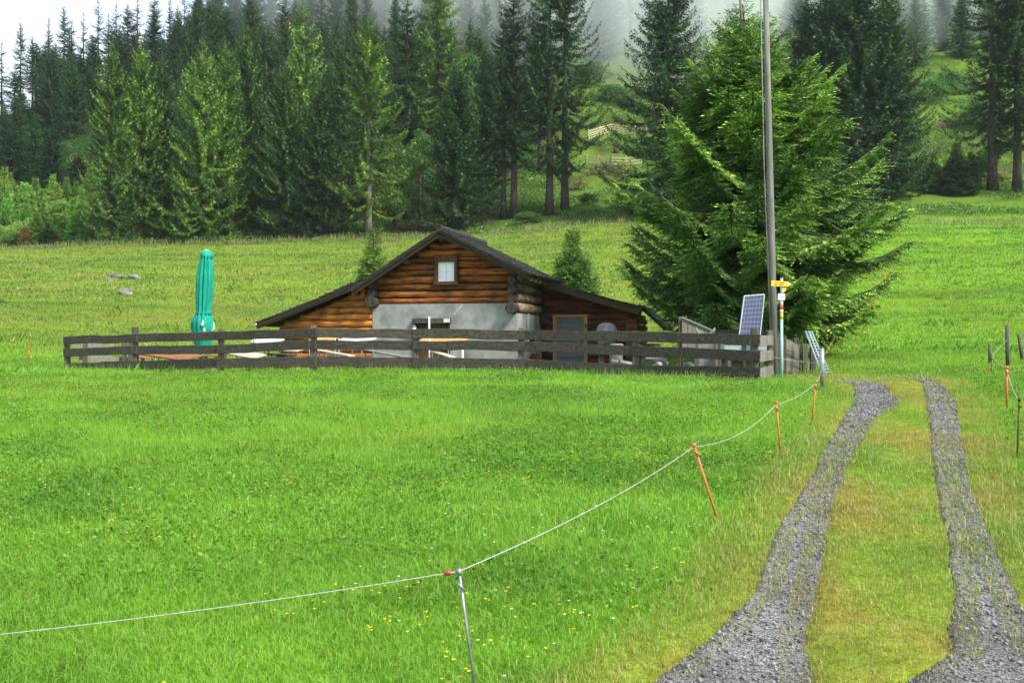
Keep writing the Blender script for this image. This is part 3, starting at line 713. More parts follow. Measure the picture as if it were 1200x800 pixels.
# hanging flower basket, drum, posts and stump at the annex
p0 = hutp(.22, AY-.45, 1.75); fb = empty('flower_basket', p0, 'hanging basket of purple flowers with green leaves left of the annex door', 'flower basket')
b = MB(); b.tube([p0, p0+Vector((0,0,.16))], [.10,.19], 10); b.build('pot', M_FRAME, fb)
b = MB(); b.tube([p0+Vector((0,0,.2)), p0+Vector((0,0,1.15))], .008, 5); b.build('cord', M_BLACK, fb)
def leafball(c, rx, rz, n_, cols, size, seed):
    q = np.random.default_rng(seed); dv = q.normal(size=(n_,3)); dv /= np.linalg.norm(dv, axis=1)[:, None]
    P = np.array(c)+dv*np.array([rx,rx,rz])*q.uniform(.5,1,(n_,1)); return kites(P, q.normal(size=(n_,3)), size*q.uniform(.6,1.4,n_), .6, cols[q.integers(0,len(cols),n_)], q)
def kites(P, D, ln, wr, cols, q, fold=.25, up=None):
    """folded leaf quads: base P, direction D, length ln, width ratio wr"""
    D = D/np.maximum(np.linalg.norm(D, axis=1), 1e-6)[:, None]
    A = q.normal(size=P.shape) if up is None else up
    S = np.cross(D, A); S /= np.maximum(np.linalg.norm(S, axis=1), 1e-6)[:, None]; Nn = np.cross(S, D)
    ln = np.asarray(ln)[:, None]*np.ones((len(P),1)); w = ln*wr*.5
    mid = P+D*ln*.45
    V = np.stack([P, mid+S*w-Nn*w*fold, P+D*ln, mid-S*w-Nn*w*fold], 1).reshape(-1, 3)
    F = np.arange(len(P)*4).reshape(-1, 4)
    return V, F, np.repeat(cols, 4, 0)
def np_obj(name, parts, mat, parent=None, loc=None, shift=True):
    V = np.concatenate([p_[0] for p_ in parts]); off = np.cumsum([0]+[len(p_[0]) for p_ in parts[:-1]])
    F = np.concatenate([p_[1]+o_ for p_, o_ in zip(parts, off)]); C = np.concatenate([p_[2] for p_ in parts])
    base = np.array(root_of(parent).location if parent else (loc if loc is not None else (0,0,0)))
    me = mesh_np(name, V-base if shift else V, F, C); me.materials.append(mat)
    o_ = bpy.data.objects.new(name, me); COL.objects.link(o_)
    if parent: o_.parent = parent
    elif loc is not None: o_.location = loc
    return o_
GRN = np.array([[.04,.12,.02],[.07,.19,.03],[.10,.24,.04]])
np_obj('leaves', [leafball(p0+Vector((0,0,.36)), .24, .20, 260, GRN, .09, 1)], M_LEAF2, fb)
np_obj('flowers', [leafball(p0+Vector((0,-.06,.16)), .20, .12, 160, np.array([[.16,.02,.26],[.26,.04,.34]]), .07, 2)], M_PETAL, fb)
p0 = hutp(.15, AY-2.2, 0); p0.z = tz(p0.x, p0.y)
rf = empty('flower_pot', p0, 'low pot of red flowers beneath the bottom rail near the hut corner', 'flower pot')
b = MB(); b.tube([p0, p0+Vector((0,0,.22))], [.12,.16], 12); b.build('pot', M_RUST, rf)
np_obj('flowers', [leafball(p0+Vector((0,0,.30)), .28, .14, 260, np.array([[.55,.03,.02],[.45,.02,.02],[.05,.13,.02]]), .08, 3)], M_PETAL, rf)
d = 38.0; p0 = on(711, d); dm = empty('round_barrel', p0, 'domed grey barrel on a stand right of the annex door', 'barrel')
zt = at(711, 378, d).z
b = MB(); b.tube([Vector((p0.x,p0.y,zt-.80)), Vector((p0.x,p0.y,zt-.55)), Vector((p0.x,p0.y,zt-.28)), Vector((p0.x,p0.y,zt-.10)), Vector((p0.x,p0.y,zt-.02)), Vector((p0.x,p0.y,zt))], [.32,.37,.38,.32,.18,.02], 22); b.build('body', M_GREY, dm)
b = MB(); b.tube([Vector((p0.x,p0.y,zt-.40)), Vector((p0.x,p0.y,zt-.34))], .386, 22, (.5,.5,.5)); b.build('hoop', M_STEEL, dm)
for sx in (-1,1):
    b = MB(); b.bar(Vector((p0.x+sx*.22,p0.y,zt-.78)), Vector((p0.x+sx*.27,p0.y,p0.z-.05)), .09, .09, (0,1,0)); b.build('leg', M_POST, dm)
p0 = on(728, 36); lt = empty('log_table', p0, 'rough dark log table with white foot behind the fence right of the barrel', 'table')
b = MB(); b.box(p0+Vector((0,0,.62)), (1.9,.6,.14), jit=.02); b.build('tabletop', M_RAIL, lt, bevel=.02)
for x, mt in ((-.7,M_POST),(-.3,M_WHITE),(.75,M_POST)):
    b = MB(); b.tube([p0+Vector((x,0,.55)), p0+Vector((x,0,-.04))], [.10,.13], 10); b.build('leg', mt, lt)
p0 = on(722, 34.6); st = empty('tree_stump', p0, 'upright grey tree stump seat below the barrel', 'stump')
b = MB(); b.tube([p0-Vector((0,0,.05)), p0+Vector((0,0,.5)), p0+Vector((.02,0,.9))], [.27,.22,.24], 12); b.build('trunk', M_BARKL, st)
b = MB(); b.tube([p0+Vector((.02,0,.90)), p0+Vector((.02,0,.915))], .2, 12, (1.4,1.2,.9)); b.build('cut_top', M_CREAM, st)
# log pile between hut and panel
p0 = on(765, 33.5); b = MB()
for i in range(26):
    q = p0+Vector((random.uniform(-1.5,1.7), random.uniform(-.4,.4), .08+random.random()**2*.42)); dv = Vector((random.uniform(-.5,.5), random.uniform(-.6,.6), random.uniform(-.1,.1)))
    b.tube([q-dv*.6, q+dv*.6], random.uniform(.04,.10), 7, tuple([random.uniform(.5,1.4)]*3), smooth=False)
tag(b.build('log_pile', M_GREY, None, loc=p0), 'untidy pile of grey cut branches and logs behind the fence right of the hut', 'log pile')
# slanted grey board screen, driftwood, trough, chest
d = 32.5; p0 = on(815, d); sc = empty('board_screen', p0, 'pale grey plank screen with slanting top edge beside two thin posts', 'screen')
b = MB(); xs = np.linspace(799, 845, 8)
for i in range(7):
    t0, t1 = i/7, (i+1)/7; ya, yb = 372+t0*20, 372+t1*20
    b.prism([at(xs[i]+.3, 408, d), at(xs[i+1]-.2, 408, d), at(xs[i+1]-.2, yb, d), at(xs[i]+.3, ya, d)], (0,.04,0), tuple([random.uniform(.85,1.1)]*3))
b.build('planks', M_PALE, sc)
b = MB(); b.bar(at(799, 371.5, d-.03), at(845, 391.5, d-.03), .05, .05, (0,0,1), (1.2,1.2,1.25)); b.build('top_rail', M_PALE, sc)
for px in (796.5, 799.5):
    g_ = on(px, d+.1); b = MB(); b.tube([g_-Vector((0,0,.3)), at(px, 371, d+.1)], .04, 8); b.build('post', M_POST, sc)
d = 30.4; p0 = on(825, d); dw = empty('driftwood', at(825, 400, d), 'forked dead branch propped on a stone trough', 'branch')
b = MB(); b.tube([at(828,402,d), at(822,396,d), at(817,388,d), at(815.5,383.5,d)], [.09,.07,.05,.02], 7); b.tube([at(826,400,d), at(830,393,d-.1), at(836,388,d-.2), at(838,384,d-.2)], [.08,.06,.05,.02], 7); b.tube([at(822,397,d), at(812,392,d-.1)], [.05,.02], 6); b.build('branch', M_GREY, dw)
p0 = on(827, 30.3); zt = at(827, 401.5, 30.3).z
b = MB(); b.box(Vector((p0.x, p0.y, (zt+p0.z)/2-.02)), (.62,.55,zt-p0.z+.06), jit=.03, taper=.9); tag(b.build('stone_trough', M_STONE, None, loc=p0, bevel=.04), 'squat pale stone block carrying a dead branch', 'stone block')
g_ = on(839, 29.6); b = MB(); b.bar(g_-Vector((0,0,.2)), at(838.5, 391, 29.6), .09, .09, (0,1,0), (1.3,1.3,1.25)); tag(b.build('stone_post', M_POST, None, loc=g_, bevel=.02), 'single pale square post between the trough and the solar panel', 'post')
d = 28.6; p0 = on(872, d); ch = empty('storage_chest', p0, 'long pale blue metal chest under the solar panel', 'chest')
za, zb = at(872, 410.5, d).z, at(872, 402.5, d).z
b = MB(); b.box(Vector((p0.x, p0.y, (za+zb)/2)), (51/1200*d, .5, zb-za)); b.build('body', M_PAINT if False else surf('pale_blue_metal', (.26,.35,.38), (.35,.43,.45), (1,1,1), 4, .5, .03), ch, bevel=.015)
b = MB(); b.box(Vector((p0.x, p0.y-.02, zb+.02)), (52/1200*d, .54, .04)); b.build('lid', M_STEEL, ch, bevel=.01)
b = MB(); b.box(Vector((p0.x-.05, p0.y-.27, (za+zb)/2)), (.10, .05, .16)); b.build('latch', M_BLACK, ch)
for sx in (-1,1):
    b = MB(); b.box(Vector((p0.x+sx*.45, p0.y, (za+p0.z)/2-.02)), (.10,.4,za-p0.z+.02)); b.build('leg', M_POST, ch)

# ------------------------------------------------------------------ solar panel
d = 29.4
sp = empty('solar_panel', on(878, d), 'tilted dark blue solar panel with silver frame beside the tall pole', 'solar panel')
c0, c1, c2, c3 = at(866, 393, d-.25), at(890.5, 393, d-.05), at(895.5, 345, d+.35), at(872, 347, d+.15)
nn = (c1-c0).cross(c3-c0).normalized()
me = bpy.data.meshes.new('cells'); me.from_pydata([v-sp.location for v in (c0,c1,c2,c3)], [], [(0,1,2,3)])
uv = me.uv_layers.new(name='UVMap')
for l, q in zip(uv.data, ((0,0),(1,0),(1,1),(0,1))): l.uv = q
me.materials.append(M_SOLAR); o_ = bpy.data.objects.new('cells', me); COL.objects.link(o_); o_.parent = sp
b = MB()
cs = [c0,c1,c2,c3]
for i in range(4): b.bar(cs[i], cs[(i+1) % 4], .032, .04, nn, (.65,.66,.68))
b.prism([c-nn*.012 for c in cs], -nn*.02, (.5,.5,.5)); b.build('panel_frame', M_STEEL, sp)
for q in (.25, .75):
    top = c0.lerp(c1, q)+Vector((0,.06,.1)); b = MB(); b.tube([top, Vector((top.x, top.y, tz(top.x, top.y)-.1))], .035, 8); b.build('leg', M_STEEL, sp)
top = (c2+c3)/2; b = MB(); b.tube([top+Vector((0,.03,-.1)), Vector((top.x, top.y+.5, tz(top.x, top.y+.5)-.1))], .03, 8); b.build('strut', M_STEEL, sp)

# ------------------------------------------------------------------ tall wooden pole with its cable
d = 27.9; p0 = on(908, d)
pole = empty('power_pole', p0, 'very tall slender wooden pole with thin cables reaching out of the photo', 'utility pole')
topp = at(896, -60, d)
b = MB(); b.tube([p0-Vector((0,0,.4)), p0.lerp(topp,.3), p0.lerp(topp,.65), topp], [.105,.094,.08,.068], 14); b.build('pole', M_POLE, pole)
b = MB(); b.tube([p0+Vector((-.15,-.06,1.6)), p0.lerp(topp,.5)+Vector((-.17,-.05,0)), topp+Vector((-.15,-.05,0))], .016, 6); b.build('cable', M_GREY, pole)
b = MB(); b.tube([topp+Vector((-.25,0,-.15)), topp+Vector((.25,0,-.15))], .03, 6); b.build('crossbar', M_STEEL, pole)
# ------------------------------------------------------------------ hiking signpost
d = 26.3; p0 = on(916, d)
sg = empty('trail_signpost', p0, 'trail signpost with yellow arrow board and red white yellow bands', 'signpost')
def zr(py): return at(916, py, d).z
b = MB(); pts = [(444,(.28,.50,.50)),(378,(.28,.50,.50)),(374,(.85,.50,.02)),(366,(.85,.50,.02)),(364.5,(.85,.85,.85)),(357.5,(.75,.06,.03)),(353,(.85,.85,.85)),(348,(.42,.50,.50)),(327,(.42,.50,.50))]
b.tube([p0-Vector((0,0,.2)), Vector((p0.x,d,zr(374)))], .036, 12, (.30,.52,.52))
b.build('post', M_PAINT, sg)
for y0, y1, c_ in ((374,367,(.85,.50,.02)),(367,362.5,(.85,.85,.84)),(362.5,357.5,(.72,.06,.035)),(357.5,352,(.85,.85,.84)),(352,326,(.36,.42,.42))):
    b = MB(); b.tube([Vector((p0.x,d,zr(y0))), Vector((p0.x,d,zr(y1)))], .037, 12, c_); b.build('painted_band', M_PAINT, sg)
yb = d-.06
b = MB(); b.prism([at(904,328.5,yb), at(923.5,329.8,yb), at(927,332.8,yb), at(923.5,335.8,yb), at(904,335.2,yb)], (0,.025,0)); ab = b.build('arrow_board', M_YEL, sg)
b = MB()
for x0, x1, y in ((908,912,331.0),(914,919,331.4),(907.5,911,333.6),(913,918,333.8)): b.prism([at(x0,y-.35,yb-.006), at(x1,y-.35,yb-.006), at(x1,y+.35,yb-.006), at(x0,y+.35,yb-.006)], (0,.004,0), (.05,.05,.05))
b.build('lettering', M_PAINT, ab)
b = MB(); b.prism([at(923.7,330.2,yb-.004), at(926.4,332.8,yb-.004), at(923.7,335.4,yb-.004)], (0,.004,0), (.85,.83,.8)); b.build('arrow_tip', M_PAINT, ab)
b = MB(); b.prism([at(915.5,336.5,yb+.03), at(922,336.5,yb+.03), at(920.5,341,yb+.03), at(917.5,343.2,yb+.03)], (0,.02,0)); b.build('small_board', M_YEL, sg)
b = MB(); b.prism([at(911.8,344,yb), at(920,344,yb), at(920,351.3,yb), at(911.8,351.3,yb)], (0,.02,0), (.80,.82,.84)); wp = b.build('white_plate', M_PAINT, sg)
b = MB()
for y in (346, 347.6, 349.2): b.prism([at(913.2,y-.25,yb-.005), at(918.6,y-.25,yb-.005), at(918.6,y+.25,yb-.005), at(913.2,y+.25,yb-.005)], (0,.003,0), (.25,.27,.3))
b.build('lettering', M_PAINT, wp)
# ------------------------------------------------------------------ gate of slanted boards, posts and steel grid
d = 28.6; p0 = on(928, d); ga = empty('board_gate', p0, 'old gate of sagging silvery boards right of the tall pole', 'gate')
for i, (y0, y1, h_) in enumerate(((401,411,11),(411.5,420.5,8),(417,428,12),(428.5,435,10))):
    a, c = at(917, y0, d-.2), at(937.5, y1, d+.9); b = MB(); b.bar(a, c, .04, h_/1200*d, (0,0,1), tuple([random.uniform(.6,1.05)]*3), jit=.05, seg=2); b.build('board', M_PALE, ga)
b = MB(); b.bar(at(919, 440, d-.12), at(919, 393, d-.12), .10, .10, (0,1,0), (.7,.7,.7)); b.build('gate_post', M_POST, ga)
for i, (px, ty, dd_, c_) in enumerate(((932.5,396,29.9,.6),(943,403,29.4,1.0),(952.5,406,29.6,.75))):
    g_ = on(px, dd_); b = MB(); b.bar(g_-Vector((0,0,.3)), at(px, ty, dd_), .15, .15, (0,1,0), (c_,c_,c_)); tag(b.build('wooden_post', M_POST, None, loc=g_, bevel=.015), ['dark wooden post at the top of the board gate','pale grey wooden post right of the board gate','dark grey wooden post next to the steel grid'][i], 'post', 'posts by the gate')
d = 28.2; a0, a1, a2, a3 = at(944, 388, d+.5), at(951, 388, d+.5), at(972, 437, d-.3), at(963, 438, d-.3)
gr = empty('steel_grid', (a2+a3)/2, 'pale blue grid panel leaning beyond the gate by the track', 'metal grid')
b = MB()
for q in (0, .5, 1): b.tube([a0.lerp(a1,q), a3.lerp(a2,q)], .024, 6)
b.build('stile', surf('galvanised_blue', (.20,.28,.29), (.32,.39,.39), (1,1,1), 5, .5, .05), gr)
b = MB()
for q in np.linspace(.02, .98, 15): b.tube([a0.lerp(a3,q), a1.lerp(a2,q)], .017, 6)
b.build('rung', bpy.data.materials['galvanised_blue'], gr)

# ------------------------------------------------------------------ electric fence: stakes, posts and rope
def stake(bx, by, tx, ty, r_, mat, name, label, cat, group=None, clip=True, lean=0.0, dd_=None):
    g_ = on(bx, dd_) if dd_ else gpx(bx, by); t_ = at(tx, ty, g_.y+lean)
    s_ = empty(name, g_, label, cat, group)
    b = MB(); b.tube([g_+(g_-t_)*.12, g_.lerp(t_,.5), t_], [r_*.9, r_, r_], 8); b.build('shaft', mat, s_)
    if clip:
        b = MB(); dv = (t_-g_).normalized(); b.tube([t_-dv*.02, t_+dv*.015], r_*1.7, 8); b.tube([t_-dv*.10+Vector((r_*2.2,-r_*2,0)), t_-dv*.06+Vector((-r_*2.2,-r_*2,0))], r_*.8, 6); b.build('rope_clip', mat, s_)
    return t_
rod = stake(560, 832, 538, 669, .0085, M_STEEL, 'steel_rod', 'thin bare steel rod holding the white rope at the bottom of the photo', 'fence rod')
s1 = stake(842, 613, 813, 521, .013, M_ORANGE, 'orange_stake', 'orange stake leaning strongly left, nearest to the camera', 'fence stake', 'orange fence stakes')
s2 = stake(915, 535, 909.5, 471, .013, M_ORANGE, 'orange_stake', 'orange stake standing almost upright, second along the rope', 'fence stake', 'orange fence stakes')
s3 = stake(951, 497, 956.5, 447, .013, M_ORANGE, 'orange_stake', 'darker orange stake below the grey post at the corner of the gate', 'fence stake', 'orange fence stakes')
s4 = stake(963.5, 456, 963, 408, .055, M_STEEL, 'grey_post', 'grey metal post in front of the leaning grid panel', 'fence post', clip=False)
s5 = stake(1180, 479, 1179.5, 430, .022, M_ORANGE, 'orange_stake', 'orange stake beside the track on the side away from the hut', 'fence stake', 'orange fence stakes')
s6 = stake(1192, 537, 1194.5, 468, .012, M_RUST, 'rusty_rod', 'thin rusty rod at the edge of the photo right of the track', 'fence rod')
s7 = stake(1160, 432, 1160, 403, .05, M_POST, 'wooden_post', 'short grey post, lowest of three wooden posts right of the track', 'post', 'posts right of the track', clip=False, dd_=31)
s8 = stake(1181, 431, 1180.5, 381, .065, M_POST, 'wooden_post', 'tallest of three wooden posts right of the track', 'post', 'posts right of the track', clip=False, dd_=29)
s9 = stake(1198, 424, 1194, 392, .06, M_POST, 'wooden_post', 'leaning wooden post farthest from the track', 'post', 'posts right of the track', clip=False, dd_=32)
s10 = stake(1161.5, 441, 1162, 416, .012, M_RUST, 'rusty_rod', 'thin rod at the foot of the lowest grey post right of the track', 'fence rod', None)
s11 = stake(982.5, 408, 982.5, 386, .022, M_ORANGE, 'orange_stake', 'small faded orange stake in the meadow behind the grid panel', 'fence stake', 'orange fence stakes')
s12 = stake(1037, 343, 1037, 316, .035, M_ORANGE, 'orange_stake', 'tiny faded orange stake high on the slope right of the big spruce', 'fence stake', 'orange fence stakes')
s13 = stake(34.5, 424, 33.5, 405, .025, M_ORANGE, 'orange_stake', 'small orange stake alone at the outer edge of the meadow', 'fence stake', 'orange fence stakes')
s14 = stake(1021, 366, 1021, 346, .03, M_ORANGE, 'orange_stake', 'faint stake on the slope below the highest one', 'fence stake', 'orange fence stakes')
def rope(pts, sag, r_, name, label, mat=M_CORD):
    b = MB()
    for (a, c), s in zip(zip(pts[:-1], pts[1:]), sag):
        b.tube([a.lerp(c, t)-Vector((0,0,4*s*t*(1-t))) for t in np.linspace(0, 1, 26)], r_, 6)
    o_ = b.build(name, mat, None, loc=pts[0]); return tag(o_, label, 'rope')
dl = gpx(-60, 790).y
left_end = at(-140, 757, 5.9)
rope([left_end, rod, s1-Vector((0,0,.02)), s2-Vector((0,0,.03)), s3-Vector((0,0,.02)), at(962.5, 434, s4.y)], [.03,.06,.12,.05,.03], .0030, 'fence_rope', 'white fence rope sagging from the steel rod along the orange stakes')
rope([at(962.5, 425, s4.y), at(943, 424, 29.3), at(904, 418, 27.4)], [.01,.01], .006, 'fence_wire', 'thin pale wire from the grey post to the fence return')
rope([at(962.5, 421, s4.y), s11, s14, s12], [.05,.1,.1], .0045, 'slope_rope', 'faded rope climbing the slope past small orange stakes', M_YELB)
rope([s6-Vector((0,0,.02)), s5-Vector((0,0,.03)), s10, s8-Vector((0,0,.4)), s9-Vector((0,0,.3))], [.06,.03,.02,.02], .004, 'track_rope', 'pale rope hung on stakes right of the track')
b = MB(); q = rod+(left_end-rod).normalized()*.062; b.tube([q+(left_end-rod).normalized()*.018, q-(left_end-rod).normalized()*.018], .011, 10); b.tube([q+Vector((0,0,-.014)), q+Vector((0,0,.014))], .008, 8)
tag(b.build('rope_insulator', surf('red_plastic', (.45,.02,.03), (.55,.04,.05), (1,1,1), 5, .4, 0), None, loc=q), 'small dark red insulator threaded on the rope by the steel rod', 'insulator')

# ------------------------------------------------------------------ rocks, brush, far fences
def rock(px, d, w, h_, label, seed, group='flat rocks on the slope'):
    g_ = on(px, d); bm = bmesh.new(); bmesh.ops.create_icosphere(bm, subdivisions=3, radius=1)
    q = random.Random(seed); ph = [q.uniform(0,6) for _ in range(6)]
    vs = []
    for v in bm.verts:
        n_ = 1+.18*math.sin(v.co.x*3+ph[0])*math.sin(v.co.y*3+ph[1])+.14*math.sin(v.co.z*5+ph[2]+v.co.x*2)
        c_ = v.co*n_; c_.z = max(-.5, min(.62, c_.z)); vs.append(g_+Vector((c_.x*w/2, c_.y*w*.4, c_.z*h_+h_*.15)))
    fs = [tuple(v.index for v in f.verts) for f in bm.faces]; bm.free()
    b = MB(); b.add(vs, fs); tag(b.build('rock', M_STONE, None, loc=g_), label, 'rock', group)
def gd(px, py): return gpx(px, py).y
rock(136, gd(136,327), 22/1200*gd(136,327), .42, 'longest flat pale rock high on the meadow above the parasol', 1)
rock(157, gd(157,327), 14/1200*gd(157,327), .45, 'short pale rock touching the long one on the meadow', 2)
rock(147, gd(147,345), 16/1200*gd(147,345), .55, 'half buried rock just below the pair on the meadow', 3)
def brush(px, d, w, h_, n_, label, seed, cat='brush pile'):
    g_ = on(px, d); q = random.Random(seed); b = MB()
    for i in range(n_):
        x = q.gauss(0,.28)*w; y = q.gauss(0,.3)*w*.5; z = max(0, h_*(1-(2*x/w)**2)*q.random()); a = g_+Vector((x,y,0)); a.z = tz(a.x,a.y)+z
        dv = Vector((q.gauss(0,1), q.gauss(0,.6), q.gauss(0,.35))).normalized()*q.uniform(.4,1.3)
        b.tube([a-dv, a+dv], [q.uniform(.03,.09), .015], 5, tuple([q.uniform(.45,1.6)]*3), smooth=False)
    tag(b.build('brush_pile', M_BRUSH, None, loc=g_), label, cat, 'brush piles at the forest edge')
brush(708, 178, 7.5, 1.8, 170, 'dark heap of dead branches on the clearing below the pale fences', 1)
brush(678, 165, 3.5, 1.3, 60, 'small grey heap of branches right of the paired tall trunks', 2)
brush(1112, 205, 6, 1.6, 90, 'reddish brown heap of branches high on the clearing above the young spruces', 3)
brush(1072, 172, 6.5, 1.6, 110, 'brown heap of branches beside the large dark spruce stand', 4)
brush(1165, 165, 5, 1.2, 80, 'brown heap of branches under the trees at the edge of the photo', 5)
brush(480, 146, 9, .7, 110, 'low band of reddish dead twigs below the light green broadleaf tree', 6)
for i, (px, py, w, h_) in enumerate(((738,160,.55,1.0),(722,176,.9,1.0),(735,177,.5,.8))):
    g_ = gpx(px, py+3); b = MB(); b.tube([g_-Vector((0,0,.3)), g_+Vector((0,0,h_*.5)), g_+Vector((.03,0,h_))], [w*.75,w*.55,w*.5], 10)
    tag(b.build('tree_stump', M_BARK, None, loc=g_), ['tall grey stump right below the upper pale fence','broad dark stump between the two pale fences','narrow dark stump between the two pale fences'][i], 'stump', 'stumps on the clearing')
def far_fence(pts, nr, h_, label, step=2.6):
    P = [gpx(*p) for p in pts]
    f_ = empty('pale_fence', P[0], label, 'fence', 'new pale fences on the clearing')
    for a, c in zip(P[:-1], P[1:]):
        nseg = max(1, round((c-a).length/step))
        for i in range(nseg+1):
            q = a.lerp(c, i/nseg); q.z = tz(q.x, q.y)
            b = MB(); b.bar(q-Vector((0,0,.3)), q+Vector((0,0,h_+.15)), .20, .20, (0,1,0)); b.build('post', M_FENCEY, f_)
            if i < nseg:
                q2 = a.lerp(c, (i+1)/nseg); q2.z = tz(q2.x, q2.y)
                for k in range(nr):
                    z = h_*(k+.6)/nr; b = MB(); b.bar(q+Vector((0,-.12,z)), q2+Vector((0,-.12,z)), .06, .20, (0,0,1), (1.1,1.1,1.1)); b.build('rail', M_FENCEY, f_)
far_fence([(690,164),(717,156),(758,157)], 4, 1.9, 'higher of the two pale wooden fences on the clearing')
far_fence([(688,193),(716,194),(752,193)], 3, 1.6, 'lower pale wooden fence above the brush heap')

# ------------------------------------------------------------------ spruces
def nrm(a): return a/np.maximum(np.linalg.norm(a, axis=-1, keepdims=True), 1e-6)
def spruce(seed, Ht, Rad, zb, whorl=.5, nb=6, step=.26, kl=.5, kw=.34, sag=.30, up=.22, el0=-.25, el1=.75, p=.75, gaps=.12, hang=1.0, tone=.4, side=1.0, one_sided=0.0):
    """needle sprays of one spruce: whorls of drooping branches with side and hanging sprays"""
    q = np.random.default_rng(seed); Ps, Ds, Ls, Cs = [], [], [], []; limbs = []
    z = zb*Ht
    while z < Ht*.985:
        t = (z-zb*Ht)/(Ht*(1-zb)); env = (1-t)**p*min(1, .62+t*2.6)
        for k in range(nb if t < .9 else 4):
            if q.random() < gaps*(1.2-t): continue
            az = q.uniform(0, 2*math.pi); Lb = max(.25, Rad*env*q.uniform(.62, 1.14)*(1+one_sided*math.cos(az)))
            el = el0+(el1-el0)*t+q.normal(0,.09); n_ = max(3, int(Lb/step)); s = (np.arange(n_)+q.uniform(.3,.9,n_))/n_; s = np.clip(s, .12 if Lb > 1.2 else .02, 1)
            zz_ = z+q.uniform(-.5,.5)*whorl
            r_ = Lb*s; dz = Lb*(el*s - sag*np.sin(math.pi*.8*s)*(1-t*.7) + up*s**3)
            P = np.stack([math.cos(az)*r_, math.sin(az)*r_, zz_+dz], 1)
            P2 = np.stack([math.cos(az)*(r_+.05), math.sin(az)*(r_+.05), zz_+Lb*(el*(s+.05/Lb)-sag*np.sin(math.pi*.8*(s+.05/Lb))*(1-t*.7)+up*(s+.05/Lb)**3)], 1)
            T = nrm(P2-P); S = nrm(np.cross(T, np.array([0,0,1.0])))
            tone_b = q.uniform(1-tone, 1+tone)
            if Lb > .8: limbs.append((P, Lb))
            for sg in (-1, 1):
                D = nrm(T*q.uniform(.5,.9,(n_,1))+S*sg*q.uniform(.6,1.1,(n_,1))*side+np.array([0,0,-1])*q.uniform(.05,.55,(n_,1)))
                Ps.append(P); Ds.append(D); Ls.append(kl*q.uniform(.55,1.25,n_)*(1.15-.5*s)*min(1.0, .35+Lb/2)); Cs.append(np.full(n_, tone_b)*q.uniform(.8,1.2,n_))
            if hang > 0:
                D = nrm(T*.25+S*q.normal(0,.35,(n_,1))+np.array([0,0,-1.0]))
                Ps.append(P); Ds.append(D); Ls.append(kl*hang*q.uniform(.5,1.3,n_)*min(1.0, .3+Lb/2.2)); Cs.append(np.full(n_, tone_b*.92)*q.uniform(.75,1.2,n_))
            Ps.append(P[-1:]); Ds.append(nrm(T[-1:]+np.array([[0,0,.25]]))); Ls.append(np.array([kl*.9*min(1, .3+Lb/2)])); Cs.append(np.array([tone_b*1.1]))
        z += whorl*q.uniform(.75, 1.2)*(1-.45*t)
    n_ = 8; zt = np.linspace(.955, 1, n_)*Ht
    Ps.append(np.stack([np.zeros(n_), np.zeros(n_), zt], 1)); Ds.append(nrm(np.concatenate([q.normal(0,.5,(n_,2)), np.ones((n_,1))], 1))); Ls.append(np.full(n_, kl*.6)); Cs.append(np.ones(n_))
    P = np.concatenate(Ps); D = np.concatenate(Ds); Lk = np.concatenate(Ls); tn = np.concatenate(Cs)
    base = np.array([.046,.100,.024]); warm = np.array([.120,.180,.028])
    w = np.clip((tn-1)*1.0+.15, 0, 1)[:, None]
    C = (base*(1-w)+warm*w)*np.clip(tn, .4, 1.7)[:, None]
    return P, D, Lk, C, kw, q, limbs
def jag(P, D, Lk, kw, C, q, hang):
    """each spray as three narrow fingers so the outline frays"""
    n_ = len(P); out = []
    A = np.where(hang[:, None], q.normal(size=(n_,3)), np.array([0,0,1.0])+q.normal(0,.28,(n_,3))); S = nrm(np.cross(D, A))
    for a, f, o_ in ((0,1,0),(.42,.72,.22),(-.42,.72,.22)):
        out.append(kites(P+D*Lk[:, None]*o_, D+S*a+np.array([0,0,-.12*abs(a)]), Lk*f, kw, C, q, .35, A))
    return out
def trunk_mesh(name, Ht, r0, mat, bare_to, q, limbs, lean=0):
    b = MB(); n_ = 9
    b.tube([(math.sin(i*1.3)*.03*i/n_, math.cos(i*1.7)*.03, -.6+(Ht*.985+.6)*i/n_) for i in range(n_+1)], [max(.02, r0*(1-.93*i/n_)*(1.25 if i == 0 else 1)) for i in range(n_+1)], 9)
    for P, Lb in limbs:
        rr = max(.012, Lb*.014); b.tube([(0,0,P[0][2]+.02)]+[tuple(p_) for p_ in P[::max(1,len(P)//4)]], [rr]+[rr*.8*(1-.8*k/max(1,len(P[::max(1,len(P)//4)]))) for k in range(len(P[::max(1,len(P)//4)]))], 4, (.8,.75,.7), cap=False)
    r_ = random.Random(int(Ht*100))
    for i in range(int(bare_to*1.5)):     # dead stubs on the bare stem
        z = r_.uniform(1.5, max(2, bare_to)); a = r_.uniform(0, 6.28); l = r_.uniform(.3, 1.3)
        b.tube([(0,0,z), (l*math.cos(a), l*math.sin(a), z-l*.25)], [.03,.008], 4, (.9,.85,.8), cap=False)
    o_ = b.build(name, mat, None); me = o_.data; bpy.data.objects.remove(o_); return me
PROTO = {}
